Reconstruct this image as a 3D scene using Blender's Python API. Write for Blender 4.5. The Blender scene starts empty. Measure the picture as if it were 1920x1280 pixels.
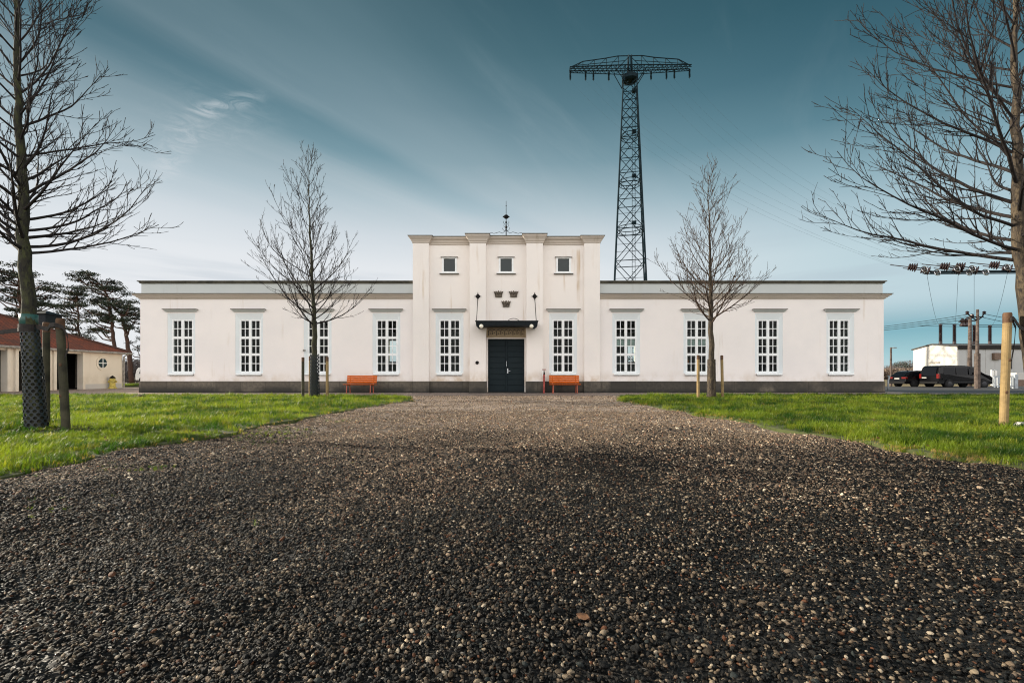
import bpy, bmesh, math, random
import numpy as np
from mathutils import Vector, Matrix, Quaternion
from math import sin, cos, tan, pi, radians, sqrt, atan2

SC = bpy.context.scene
COL = SC.collection
# ------------------------------------------------------------------ camera
F, H = 853.33, 0.86            # focal length in pixels of a 1920 px wide frame, eye height in metres
cam_d = bpy.data.cameras.new('camera'); cam = bpy.data.objects.new('camera', cam_d); COL.objects.link(cam)
cam_d.lens = 16; cam_d.sensor_width = 36; cam_d.shift_y = 64/1920; cam_d.clip_start = 0.05; cam_d.clip_end = 3000
cam.location = (0, 0, H); cam.rotation_euler = (pi/2, 0, 0)
SC.camera = cam
def X(px, Y): return (px-960)*Y/F
def Z(py, Y): return H-(py-704)*Y/F
def P(px, py, Y): return (X(px, Y), Y, Z(py, Y))

# ------------------------------------------------------------------ light
EXPO = 0.75
SUN_EL, SUN_AZ = radians(21), radians(14)      # from the left, a little behind the facade plane
SC.view_settings.view_transform = 'Standard'; SC.view_settings.look = 'None'
SC.view_settings.exposure = EXPO; SC.view_settings.gamma = 1
SC.cycles.max_bounces = 8; SC.cycles.transparent_max_bounces = 16
SC.cycles.use_denoising = True; SC.cycles.filter_width = 1.1
sd = bpy.data.lights.new('sun', 'SUN'); sd.energy = 5.0; sd.angle = radians(0.6); sd.color = (1, .89, .72)
so = bpy.data.objects.new('sun', sd); COL.objects.link(so)
sun_to = Vector((-cos(SUN_EL)*cos(SUN_AZ), cos(SUN_EL)*sin(SUN_AZ), sin(SUN_EL)))
so.rotation_euler = sun_to.to_track_quat('Z', 'Y').to_euler(); so.location = (-30, 20, 30)

def lin(c):
    c = c/255.0
    return c/12.92 if c <= .04045 else ((c+.055)/1.055)**2.4
def RGB(r, g, b): return (lin(r), lin(g), lin(b), 1)

class NT:
    """small helper around a node tree"""
    def __init__(s, tree): s.t = tree; s.n = tree.nodes; s.l = tree.links
    def node(s, kind, ins=None, **props):
        n = s.n.new(kind)
        for k, v in props.items(): setattr(n, k, v)
        for k, v in (ins or {}).items(): s.put(n.inputs[k], v)
        return n
    def put(s, sock, v):
        if isinstance(v, bpy.types.NodeSocket): s.l.new(v, sock)
        elif v is not None: sock.default_value = v
    def math(s, op, a, b=None, c=None, clamp=False):
        n = s.n.new('ShaderNodeMath'); n.operation = op; n.use_clamp = clamp
        s.put(n.inputs[0], a)
        if b is not None: s.put(n.inputs[1], b)
        if c is not None: s.put(n.inputs[2], c)
        return n.outputs[0]
    def mix(s, fac, a, b, mode='MIX'):
        n = s.n.new('ShaderNodeMix'); n.data_type = 'RGBA'; n.blend_type = mode
        s.put(n.inputs[0], fac); s.put(n.inputs[6], a); s.put(n.inputs[7], b)
        return n.outputs[2]
    def ramp(s, fac, stops, interp='LINEAR'):
        n = s.n.new('ShaderNodeValToRGB'); n.color_ramp.interpolation = interp
        e = n.color_ramp.elements
        while len(e) < len(stops): e.new(.5)
        for i, (p, c) in enumerate(stops):
            e[i].position = p; e[i].color = c if len(c) == 4 else (*c, 1)
        s.put(n.inputs[0], fac); return n.outputs[0]
    def smooth(s, v, a, b):
        n = s.n.new('ShaderNodeMapRange'); n.interpolation_type = 'SMOOTHSTEP'
        s.put(n.inputs[0], v); n.inputs[1].default_value = a; n.inputs[2].default_value = b
        return n.outputs[0]
    def noise(s, vec, scale, detail=4, rough=.55, dist=0):
        n = s.node('ShaderNodeTexNoise', {'Scale': scale, 'Detail': detail, 'Roughness': rough, 'Distortion': dist})
        if vec is not None: s.l.new(vec, n.inputs['Vector'])
        return n.outputs['Fac']

# ------------------------------------------------------------------ sky
W = bpy.data.worlds.new('World'); SC.world = W; W.use_nodes = True
w = NT(W.node_tree); w.n.clear()
tc = w.node('ShaderNodeTexCoord').outputs['Generated']
sx = w.node('ShaderNodeSeparateXYZ', {0: tc}); dx, dy, dz = sx.outputs
SKYK = 1/2**EXPO
grad = w.ramp(dz, [(0.0, RGB(232, 236, 240)), (.14, RGB(236, 238, 242)), (.22, RGB(232, 236, 240)), (.28, RGB(210, 220, 227)),
                   (.345, RGB(168, 191, 201)), (.42, RGB(114, 150, 163)), (.50, RGB(82, 121, 135)),
                   (.575, RGB(61, 101, 114)), (.65, RGB(48, 86, 99)), (1, RGB(34, 64, 78))])
# the sky is deeper to the right
right = w.smooth(dx, .0, .75)
grad = w.mix(w.math('MULTIPLY', right, .65), grad, w.mix(1.0, grad, RGB(172, 214, 222), 'MULTIPLY'))
# high cirrus veils on a flat cloud deck
zc = w.math('MAXIMUM', dz, .06)
cx = w.math('DIVIDE', dx, zc); cy = w.math('DIVIDE', dy, zc)
cp = w.node('ShaderNodeCombineXYZ', {0: cx, 1: cy}).outputs[0]
rot = w.node('ShaderNodeVectorRotate', {'Vector': cp, 'Angle': radians(-57)}, rotation_type='Z_AXIS').outputs[0]
st = w.node('ShaderNodeVectorMath', {0: rot, 1: (.16, 1.25, 1)}, operation='MULTIPLY').outputs[0]
ci = w.noise(st, 1.15, 5, .5, .5)
ci = w.smooth(ci, .42, .72)
ft = w.node('ShaderNodeVectorMath', {0: rot, 1: (.5, 2.2, 1)}, operation='MULTIPLY').outputs[0]
fi = w.smooth(w.noise(ft, 1.7, 8, .62, 1.1), .5, .78)
# broad veil bands across the deck
wob = w.math('MULTIPLY_ADD', w.noise(w.node('ShaderNodeVectorMath', {0: rot, 1: (.5, .8, 1)}, operation='MULTIPLY').outputs[0], 1.2, 3), .36, -.18)
vv_ = w.math('ADD', w.math('ADD', w.math('MULTIPLY', cx, -.806), w.math('MULTIPLY', cy, .592)), wob)
bands = w.ramp(w.math('MULTIPLY', vv_, .25), [(x/4, (y, y, y)) for x, y in ((.0, .0), (.7, .10), (1.05, .28), (1.35, .62), (1.56, .66), (1.68, .10), (1.80, .12), (1.93, .48), (2.3, .6), (3.2, .5))])
cmask = w.math('MULTIPLY', w.math('MULTIPLY_ADD', ci, .55, .45), w.math('MULTIPLY', bands, .92))
def seg(ax_, ay_, bx_, by_, wd_):
    ux, uy = bx_-ax_, by_-ay_; L = sqrt(ux*ux+uy*uy); ux /= L; uy /= L
    rx_ = w.math('SUBTRACT', cx, (ax_+bx_)/2); ry_ = w.math('SUBTRACT', cy, (ay_+by_)/2)
    al = w.math('ABSOLUTE', w.math('ADD', w.math('MULTIPLY', rx_, ux), w.math('MULTIPLY', ry_, uy)))
    ac = w.math('ABSOLUTE', w.math('SUBTRACT', w.math('MULTIPLY', rx_, uy), w.math('MULTIPLY', ry_, ux)))
    return w.math('MULTIPLY', w.smooth(al, L*.62, L*.2), w.smooth(ac, wd_, 0))
fine = w.smooth(w.noise(cp, 9, 7, .7, 1.6), .35, .72)
wisp = w.math('ADD', seg(-1.28, 1.77, -.88, 1.61, .06), w.math('MULTIPLY', seg(-1.85, 2.38, -1.25, 1.78, .10), .7))
wisp = w.math('ADD', wisp, w.math('MULTIPLY', seg(-1.4, 1.95, -.95, 1.62, .26), .35))
cmask = w.math('ADD', cmask, w.math('MULTIPLY', w.math('MULTIPLY', wisp, fine), .7))
cmask = w.math('ADD', cmask, w.math('MULTIPLY', fi, w.math('MULTIPLY_ADD', right, -.08, .10)), clamp=True)
veil = w.mix(w.smooth(dz, .2, .62), RGB(228, 232, 236), RGB(146, 170, 179))
grad = w.mix(cmask, grad, veil)
corner = w.math('MULTIPLY', w.smooth(w.math('ABSOLUTE', dx), .25, .75), w.smooth(dz, .30, .55))
grad = w.mix(w.math('MULTIPLY', corner, .4), grad, RGB(38, 74, 88))
# low cloud bars and a clear teal gap low on the right
low = w.node('ShaderNodeVectorMath', {0: tc, 1: (2.0, 2.0, 26)}, operation='MULTIPLY').outputs[0]
ln = w.noise(low, 1.0, 5, .55)
lowm = w.math('MULTIPLY', w.smooth(ln, .50, .68), w.smooth(dz, .30, .10))
grad = w.mix(w.math('MULTIPLY', lowm, .5), grad, RGB(176, 190, 202))
gap = w.math('MULTIPLY', w.smooth(dx, .50, .64), w.math('MULTIPLY', w.smooth(dz, .135, .085), w.smooth(dy, -.2, .1)))
gap = w.math('MULTIPLY', gap, w.math('MULTIPLY_ADD', w.smooth(ln, .35, .65), -.3, 1.0))
tealc = w.ramp(dz, [(0, RGB(196, 218, 222)), (.035, RGB(158, 205, 213)), (.075, RGB(108, 172, 188)), (.1, RGB(140, 182, 195))])
grad = w.mix(w.math('MULTIPLY', gap, .78), grad, tealc)
nis = w.node('ShaderNodeTexSky', sky_type='NISHITA', sun_disc=False, sun_elevation=SUN_EL, sun_rotation=radians(-76), altitude=0, dust_density=1.0)
nisc = w.node('ShaderNodeVectorMath', {0: nis.outputs[0], 'Scale': .05}, operation='SCALE').outputs[0]
front = w.node('ShaderNodeVectorMath', {0: grad, 'Scale': SKYK}, operation='SCALE').outputs[0]
fr = w.mix(.04, front, nisc)
# sky behind the camera, brightened as an added fill for the shaded facade
back = w.math('MULTIPLY', w.smooth(dy, .12, -.55), w.math('MULTIPLY', w.smooth(dz, -.02, .10), w.smooth(dz, .88, .5)))
bn = w.noise(w.node('ShaderNodeVectorMath', {0: cp, 1: (.6, .6, 1)}, operation='MULTIPLY').outputs[0], 1.3, 4)
bcol = w.mix(bn, (1.50, 1.42, 1.37, 1), (1.06, 1.06, 1.07, 1))
allc = w.mix(back, fr, bcol)
bg = w.node('ShaderNodeBackground', {'Color': allc, 'Strength': 1.0})
wo = w.node('ShaderNodeOutputWorld'); w.l.new(bg.outputs[0], wo.inputs[0])

# ------------------------------------------------------------------ materials
MATS = {}
def newmat(name):
    m = bpy.data.materials.new(name); m.use_nodes = True
    t = NT(m.node_tree); b = t.n['Principled BSDF']; MATS[name] = m
    return m, t, b
def simple(name, col, rough=.6, var=.15, scale=8, metal=0, bump=0, spec=.5, dark=None):
    m, t, b = newmat(name)
    co = t.node('ShaderNodeTexCoord').outputs['Object']
    n = t.noise(co, scale, 5, .6)
    c2 = dark or tuple(max(0, x*(1-var*2)) for x in col[:3])
    c = t.mix(t.smooth(n, .3, .75), (*[min(1, x*(1+var*.4)) for x in col[:3]], 1), (*c2[:3], 1))
    t.put(b.inputs['Base Color'], c)
    t.put(b.inputs['Roughness'], t.math('MULTIPLY_ADD', n, .2, rough-.1)); b.inputs['Metallic'].default_value = metal
    b.inputs['Specular IOR Level'].default_value = spec
    if bump:
        bp = t.node('ShaderNodeBump', {'Height': t.noise(co, scale*4, 6, .65), 'Strength': bump, 'Distance': .02})
        t.l.new(bp.outputs[0], b.inputs['Normal'])
    return m

def plaster(name, base, stain, amt=.5, streak=1.0):
    m, t, b = newmat(name)
    co = t.node('ShaderNodeNewGeometry').outputs['Position']
    big = t.noise(co, .35, 4, .6)
    c = t.mix(t.smooth(big, .35, .7), base, tuple(x*y for x, y in zip(base[:3], (.93, .94, .95)))+(1,))
    sv = t.node('ShaderNodeVectorMath', {0: co, 1: (2.2, 2.2, .16)}, operation='MULTIPLY').outputs[0]
    s = t.smooth(t.noise(sv, 1.3, 6, .62, .3), .56, .80)
    patch = t.smooth(t.noise(co, .5, 3, .5), .42, .62)
    f = t.math('MULTIPLY', t.math('MULTIPLY', s, patch), amt*streak)
    c = t.mix(f, c, stain)
    zz = t.node('ShaderNodeSeparateXYZ', {0: co}).outputs[2]
    foot = t.math('MULTIPLY', t.smooth(zz, 1.25, .55), t.smooth(t.noise(co, 1.6, 5, .65), .35, .7))
    c = t.mix(t.math('MULTIPLY', foot, .35*amt*2), c, stain)
    fine = t.noise(co, 22, 6, .7)
    c = t.mix(t.math('MULTIPLY', fine, .10), c, (.5, .46, .42, 1))
    t.put(b.inputs['Base Color'], c); b.inputs['Roughness'].default_value = .88
    b.inputs['Specular IOR Level'].default_value = .25
    bp = t.node('ShaderNodeBump', {'Height': t.noise(co, 45, 5, .7), 'Strength': .25, 'Distance': .01})
    b2 = t.node('ShaderNodeBump', {'Height': t.noise(co, 3.0, 3, .5), 'Strength': .12, 'Distance': .04, 'Normal': bp.outputs[0]})
    t.l.new(b2.outputs[0], b.inputs['Normal'])
    return m

plaster('wall_plaster', (.93, .875, .845, 1), (.58, .46, .32, 1), .7)
plaster('tower_plaster', (.94, .88, .83, 1), (.56, .40, .24, 1), 1.0)
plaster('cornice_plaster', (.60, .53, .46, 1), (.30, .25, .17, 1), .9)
plaster('parapet_paint', (.58, .61, .60, 1), (.34, .33, .27, 1), .6)
plaster('surround_paint', (.82, .87, .885, 1), (.55, .55, .48, 1), .2)
plaster('garage_plaster', (.72, .66, .56, 1), (.42, .35, .25, 1), .5)
plaster('frieze_plaster', (.42, .32, .2, 1), (.18, .14, .09, 1), 1.0)
plaster('white_render', (.52, .51, .485, 1), (.44, .42, .38, 1), .1)
plaster('shaded_cladding', (.44, .45, .45, 1), (.33, .33, .32, 1), .2)  # long side of the white house, its shade put into this grey
simple('metal_edge', (.12, .11, .085), .55, .3, 3, 0, .05)
simple('hood_metal', (.33, .31, .28), .6, .3, 6)
simple('window_white', (.88, .90, .90), .4, .04, 6)
simple('lamp_glass', (.95, .9, .75), .25, .03, 4)
simple('dark_metal', (.008, .013, .017), .6, .2, 10, 0, 0, .2)
simple('iron', (.012, .011, .011), .6, .2, 12, 0, 0, .2)
simple('stone_relief', (.16, .13, .10), .9, .5, 14, 0, .6)
simple('bench_wood', (.64, .135, .012), .6, .15, 14, 0, .1, .15)
simple('bench_leg', (.42, .10, .05), .5, .2, 10)
simple('red_paint', (.36, .05, .035), .55, .35, 10)
simple('pylon_steel', (.006, .020, .028), .7, .2, 1.5, 0, 0, .15)
simple('porcelain', (.035, .02, .02), .35, .2, 8)
simple('wire', (.02, .03, .035), .7, .1, 4, 0, 0, .1)
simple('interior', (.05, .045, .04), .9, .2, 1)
simple('roof_felt', (.09, .09, .09), .9, .3, .6)
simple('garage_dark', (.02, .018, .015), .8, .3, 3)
simple('car_paint', (.003, .003, .004), .25, .1, 4, 0, 0, .22)
simple('car_plastic', (.006, .006, .007), .6, .1, 8, 0, 0, .2)
simple('tyre', (.008, .008, .008), .85, .2, 8)
simple('rim_metal', (.06, .06, .065), .45, .2, 8, .8)
simple('tail_light', (.16, .008, .006), .2, .2, 12)
simple('plate_white', (.40, .40, .38), .5, .05, 12)
simple('chrome', (.55, .56, .58), .2, .1, 8, .9)
simple('fence_metal', (.40, .44, .47), .5, .15, 5, .1)
simple('white_paint', (.80, .80, .78), .6, .08, 5)
simple('pole_wood', (.115, .085, .07), .85, .35, 5, 0, .4)
simple('rubber', (.018, .013, .011), .75, .3, 14, 0, .2)
simple('guard_plastic', (.007, .016, .020), .45, .3, 14)
simple('green_tape', (.035, .115, .10), .5, .25, 12)
simple('yellow_paint', (.55, .45, .10), .6, .25, 8)
simple('orange_shade', (.75, .24, .05), .6, .2, 5)
simple('blind', (.42, .44, .44), .8, .1, 4)
simple('soil', (.055, .035, .022), .95, .5, 8, 0, .8)
simple('hedge', (.045, .06, .03), .9, .5, 2)
simple('far_scrub', (.20, .15, .115), .9, .35, .7)
simple('far_tree', (.16, .14, .14), .9, .3, .7)
simple('pine_needle', (.030, .046, .024), .7, .5, .9)
simple('dead_leaf', (.13, .06, .025), .8, .4, 2)
simple('box_brown', (.16, .10, .07), .6, .2, 8)
simple('timber_post', (.30, .205, .085), .75, .2, 5, 0, .35)
simple('timber_post_green', (.05, .045, .022), .8, .35, 5, 0, .35)
simple('timber_post_top', (.11, .055, .025), .8, .3, 8, 0, .35)

def glass_mat():
    m, t, b = newmat('glass'); t.n.remove(b)
    out = t.n['Material Output']
    tr = t.node('ShaderNodeBsdfTransparent', {0: (.82, .88, .86, 1)})
    gl = t.node('ShaderNodeBsdfGlossy', {'Color': (1, 1, 1, 1), 'Roughness': .03})
    fz = t.node('ShaderNodeFresnel', {'IOR': 1.16})
    mx = t.node('ShaderNodeMixShader', {0: fz.outputs[0], 1: tr.outputs[0], 2: gl.outputs[0]})
    t.l.new(mx.outputs[0], out.inputs[0])
glass_mat()
def dark_glass():
    m, t, b = newmat('small_glass')
    co = t.node('ShaderNodeTexCoord').outputs['Object']
    b.inputs['Base Color'].default_value = (.012, .022, .022, 1); b.inputs['Roughness'].default_value = .06
    b.inputs['IOR'].default_value = 1.42
    bp = t.node('ShaderNodeBump', {'Height': t.noise(co, 1.5, 2, .5), 'Strength': .15, 'Distance': .1})
    t.l.new(bp.outputs[0], b.inputs['Normal'])
dark_glass()
def car_glass():
    m, t, b = newmat('car_glass')
    b.inputs['Base Color'].default_value = (.004, .005, .007, 1); b.inputs['Roughness'].default_value = .12; b.inputs['Specular IOR Level'].default_value = .14
car_glass()
def door_mat():
    m, t, b = newmat('door_paint')
    co = t.node('ShaderNodeTexCoord').outputs['Object']
    n = t.noise(co, 2.5, 6, .65)
    c = t.mix(n, (.008, .016, .022, 1), (.014, .023, .026, 1))
    t.put(b.inputs['Base Color'], c); b.inputs['Roughness'].default_value = .6; b.inputs['Specular IOR Level'].default_value = .15
door_mat()
def plinth_mat():
    m, t, b = newmat('plinth_stone')
    co = t.node('ShaderNodeNewGeometry').outputs['Position']
    sp = t.node('ShaderNodeSeparateXYZ', {0: co}); x, y, z = sp.outputs
    blk = t.node('ShaderNodeTexWhiteNoise', {'W': t.math('FLOOR', t.math('DIVIDE', x, 1.24))}, noise_dimensions='1D').outputs[0]
    c = t.mix(blk, (.11, .094, .072, 1), (.175, .15, .115, 1))
    c = t.mix(t.smooth(t.noise(co, 7, 6, .65), .3, .8), c, (.07, .06, .05, 1))
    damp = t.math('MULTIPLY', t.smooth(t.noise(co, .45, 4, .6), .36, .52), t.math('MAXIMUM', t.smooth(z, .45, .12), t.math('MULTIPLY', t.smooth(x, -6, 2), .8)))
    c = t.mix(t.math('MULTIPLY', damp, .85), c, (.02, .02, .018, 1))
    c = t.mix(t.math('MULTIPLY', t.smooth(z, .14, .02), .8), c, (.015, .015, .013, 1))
    jf = t.math('FRACT', t.math('DIVIDE', x, 1.24)); j = t.math('LESS_THAN', jf, .014)
    c = t.mix(t.math('MULTIPLY', j, .7), c, (.03, .027, .02, 1))
    t.put(b.inputs['Base Color'], c); b.inputs['Roughness'].default_value = .85
    bp = t.node('ShaderNodeBump', {'Height': t.noise(co, 25, 5, .7), 'Strength': .3, 'Distance': .01}); t.l.new(bp.outputs[0], b.inputs['Normal'])
plinth_mat()
def tile_mat():
    m, t, b = newmat('roof_tile')
    co = t.node('ShaderNodeTexCoord').outputs['UV']
    br = t.node('ShaderNodeTexBrick', {'Vector': co, 'Color1': (.34, .085, .035, 1), 'Color2': (.22, .06, .03, 1), 'Mortar': (.05, .018, .012, 1), 'Scale': 1.0, 'Mortar Size': .02, 'Brick Width': .24, 'Row Height': .30})
    c = t.mix(t.smooth(t.noise(co, .8, 6, .65), .4, .75), br.outputs[0], (.10, .05, .035, 1))
    t.put(b.inputs['Base Color'], c); b.inputs['Roughness'].default_value = .8
    bp = t.node('ShaderNodeBump', {'Height': br.outputs[1], 'Strength': .6, 'Distance': -.03}); t.l.new(bp.outputs[0], b.inputs['Normal'])
tile_mat()
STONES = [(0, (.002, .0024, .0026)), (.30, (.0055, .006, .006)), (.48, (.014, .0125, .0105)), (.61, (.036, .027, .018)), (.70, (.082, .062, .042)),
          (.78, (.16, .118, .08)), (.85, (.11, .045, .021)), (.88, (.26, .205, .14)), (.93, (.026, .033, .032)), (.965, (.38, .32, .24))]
def stone_mat(nm, pal):
    m, t, b = newmat(nm)
    oi = t.node('ShaderNodeObjectInfo')
    c = t.ramp(oi.outputs['Random'], pal, 'CONSTANT')
    co = t.node('ShaderNodeTexCoord').outputs['Object']
    n = t.noise(co, 2.5, 4, .7)
    c = t.mix(t.math('MULTIPLY', t.smooth(n, .4, .75), .45), c, (.03, .03, .03, 1))
    t.put(b.inputs['Base Color'], c); t.put(b.inputs['Roughness'], t.math('MULTIPLY_ADD', n, .35, .42))
    b.inputs['Specular IOR Level'].default_value = .2
    bp = t.node('ShaderNodeBump', {'Height': t.noise(co, 5, 5, .7), 'Strength': .4, 'Distance': .15}); t.l.new(bp.outputs[0], b.inputs['Normal'])
stone_mat('gravel_stone', STONES)
stone_mat('lightened_stone', [(p, (min(.8, c[0]*2.1+.15), min(.68, c[1]*2.0+.11), min(.5, c[2]*1.9+.078))) for p, c in STONES])  # same stones lightened: brighter light up the drive put into their colour
def gravel_mat(name, pal, tint=(1, 1, 1), scale=46, depth=.016):
    m, t, b = newmat(name)
    co = t.node('ShaderNodeNewGeometry').outputs['Position']
    fl = t.node('ShaderNodeVectorMath', {0: co, 1: (1, 1, .2)}, operation='MULTIPLY').outputs[0]
    wv = t.node('ShaderNodeTexNoise', {'Vector': fl, 'Scale': 30.0, 'Detail': 3})
    vv = t.node('ShaderNodeVectorMath', {0: wv.outputs['Color'], 'Scale': .02}, operation='SCALE').outputs[0]
    vv = t.node('ShaderNodeVectorMath', {0: vv, 1: fl}, operation='ADD').outputs[0]
    vo = t.node('ShaderNodeTexVoronoi', {'Vector': vv, 'Scale': scale})
    r = t.node('ShaderNodeSeparateColor', {0: vo.outputs['Color']}).outputs[0]
    c = t.ramp(r, pal, 'CONSTANT')
    e = t.smooth(vo.outputs['Distance'], .55, .85)
    c = t.mix(t.math('MULTIPLY', e, .8), c, (.012, .011, .01, 1))
    big = t.smooth(t.noise(co, .9, 5, .65), .38, .68)
    c = t.mix(t.math('MULTIPLY', big, .35), c, (.05, .038, .03, 1))
    c = t.mix(1.0, c, (*tint, 1), 'MULTIPLY')
    if name == 'gravel_sheet':   # gap shade between the near stones, painted in as a darkened sheet colour
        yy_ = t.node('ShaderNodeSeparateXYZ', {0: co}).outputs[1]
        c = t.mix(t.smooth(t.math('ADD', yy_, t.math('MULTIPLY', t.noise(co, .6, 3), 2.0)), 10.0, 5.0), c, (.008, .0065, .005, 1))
    t.put(b.inputs['Base Color'], c); b.inputs['Roughness'].default_value = .6
    hgt = t.math('SUBTRACT', 1.0, t.math('POWER', vo.outputs['Distance'], 2.0))
    hgt = t.math('ADD', hgt, t.math('MULTIPLY', r, .7))
    bp = t.node('ShaderNodeBump', {'Height': hgt, 'Strength': 1.0, 'Distance': depth})
    b2 = t.node('ShaderNodeBump', {'Height': t.noise(co, 5, 5, .65), 'Strength': .8, 'Distance': .05, 'Normal': bp.outputs[0]})
    t.l.new(b2.outputs[0], b.inputs['Normal'])
LIGHTER = [(p, tuple(min(.85, v*1.6+.34) for v in c)) for p, c in STONES]
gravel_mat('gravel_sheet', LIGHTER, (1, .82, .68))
gravel_mat('court_gravel', LIGHTER, (1, .80, .70), 30, .012)
def asphalt_mat():
    m, t, b = newmat('asphalt')
    co = t.node('ShaderNodeNewGeometry').outputs['Position']
    c = t.mix(t.noise(co, .5, 5, .6), (.04, .042, .047, 1), (.075, .075, .08, 1))
    c = t.mix(t.math('MULTIPLY', t.noise(co, 40, 4, .7), .4), c, (.02, .02, .02, 1))
    t.put(b.inputs['Base Color'], c); b.inputs['Roughness'].default_value = .75
asphalt_mat()
def ground_mat():
    m, t, b = newmat('field')
    co = t.node('ShaderNodeNewGeometry').outputs['Position']
    n = t.noise(co, .05, 6, .6)
    c = t.ramp(n, [(.3, (.22, .13, .06)), (.5, (.12, .11, .04)), (.7, (.26, .17, .09))])
    t.put(b.inputs['Base Color'], c); b.inputs['Roughness'].default_value = 1
ground_mat()
def grass_mats():
    m, t, b = newmat('turf_soil')
    co = t.node('ShaderNodeNewGeometry').outputs['Position']
    c = t.mix(t.noise(co, 6, 6, .7), (.035, .055, .012, 1), (.08, .085, .03, 1))
    c = t.mix(t.smooth(t.noise(co, 2.2, 5, .7), .6, .72), c, (.09, .065, .035, 1))
    t.put(b.inputs['Base Color'], c); b.inputs['Roughness'].default_value = 1
    for nm, a, bb, cc in (('grass_blade', (.028, .080, .005, 1), (.21, .29, .022, 1), (.42, .34, .06, 1)),
                          ('dry_blade', (.42, .29, .10, 1), (.50, .36, .14, 1), (.14, .13, .04, 1))):
        m, t, b = newmat(nm)
        oi = t.node('ShaderNodeObjectInfo')
        n1 = t.noise(oi.outputs['Location'], .8, 5, .65); n2 = t.noise(oi.outputs['Location'], 3.5, 3, .6)
        c = t.mix(t.smooth(n1, .43, .60), a, bb)
        c = t.mix(t.math('MULTIPLY', t.smooth(n2, .48, .75), .55), c, cc)
        c = t.mix(t.math('MULTIPLY', oi.outputs['Random'], .35), c, (a[0]*.7, a[1]*.75, a[2]*.7, 1))
        t.put(b.inputs['Base Color'], c); b.inputs['Roughness'].default_value = .45
        b.inputs['Specular IOR Level'].default_value = .35
        tr = t.node('ShaderNodeBsdfTranslucent', {0: t.mix(1.0, c, (1.5, 1.45, .8, 1), 'MULTIPLY')})
        mx = t.node('ShaderNodeMixShader', {0: .5, 1: b.outputs[0], 2: tr.outputs[0]})
        t.l.new(mx.outputs[0], t.n['Material Output'].inputs[0])
grass_mats()
def bark_mats():
    for nm, c1, c2, c3 in (('bark_green', (.022, .020, .011, 1), (.048, .052, .016, 1), (.009, .008, .006, 1)),
                           ('bark_brown', (.026, .018, .011, 1), (.085, .062, .036, 1), (.012, .008, .006, 1)),
                           ('twig_dark', (.008, .005, .006, 1), (.018, .011, .009, 1), (.004, .003, .003, 1)),
                           ('twig_brown', (.03, .016, .009, 1), (.065, .035, .018, 1), (.01, .007, .006, 1)),
                           ('pine_bark', (.05, .026, .018, 1), (.10, .045, .025, 1), (.02, .012, .01, 1))):
        m, t, b = newmat(nm)
        co = t.node('ShaderNodeTexCoord').outputs['Object']
        v = t.node('ShaderNodeVectorMath', {0: co, 1: (3, 3, 1.2)}, operation='MULTIPLY').outputs[0]
        n = t.noise(v, 4, 6, .7, .6); n2 = t.noise(v, 9, 4, .6)
        c = t.mix(t.smooth(n, .42, .62), c1, c2); c = t.mix(t.smooth(n2, .5, .66), c, c3)
        t.put(b.inputs['Base Color'], c); b.inputs['Roughness'].default_value = .85
        bp = t.node('ShaderNodeBump', {'Height': n2, 'Strength': .8, 'Distance': .02}); t.l.new(bp.outputs[0], b.inputs['Normal'])
bark_mats()

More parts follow.
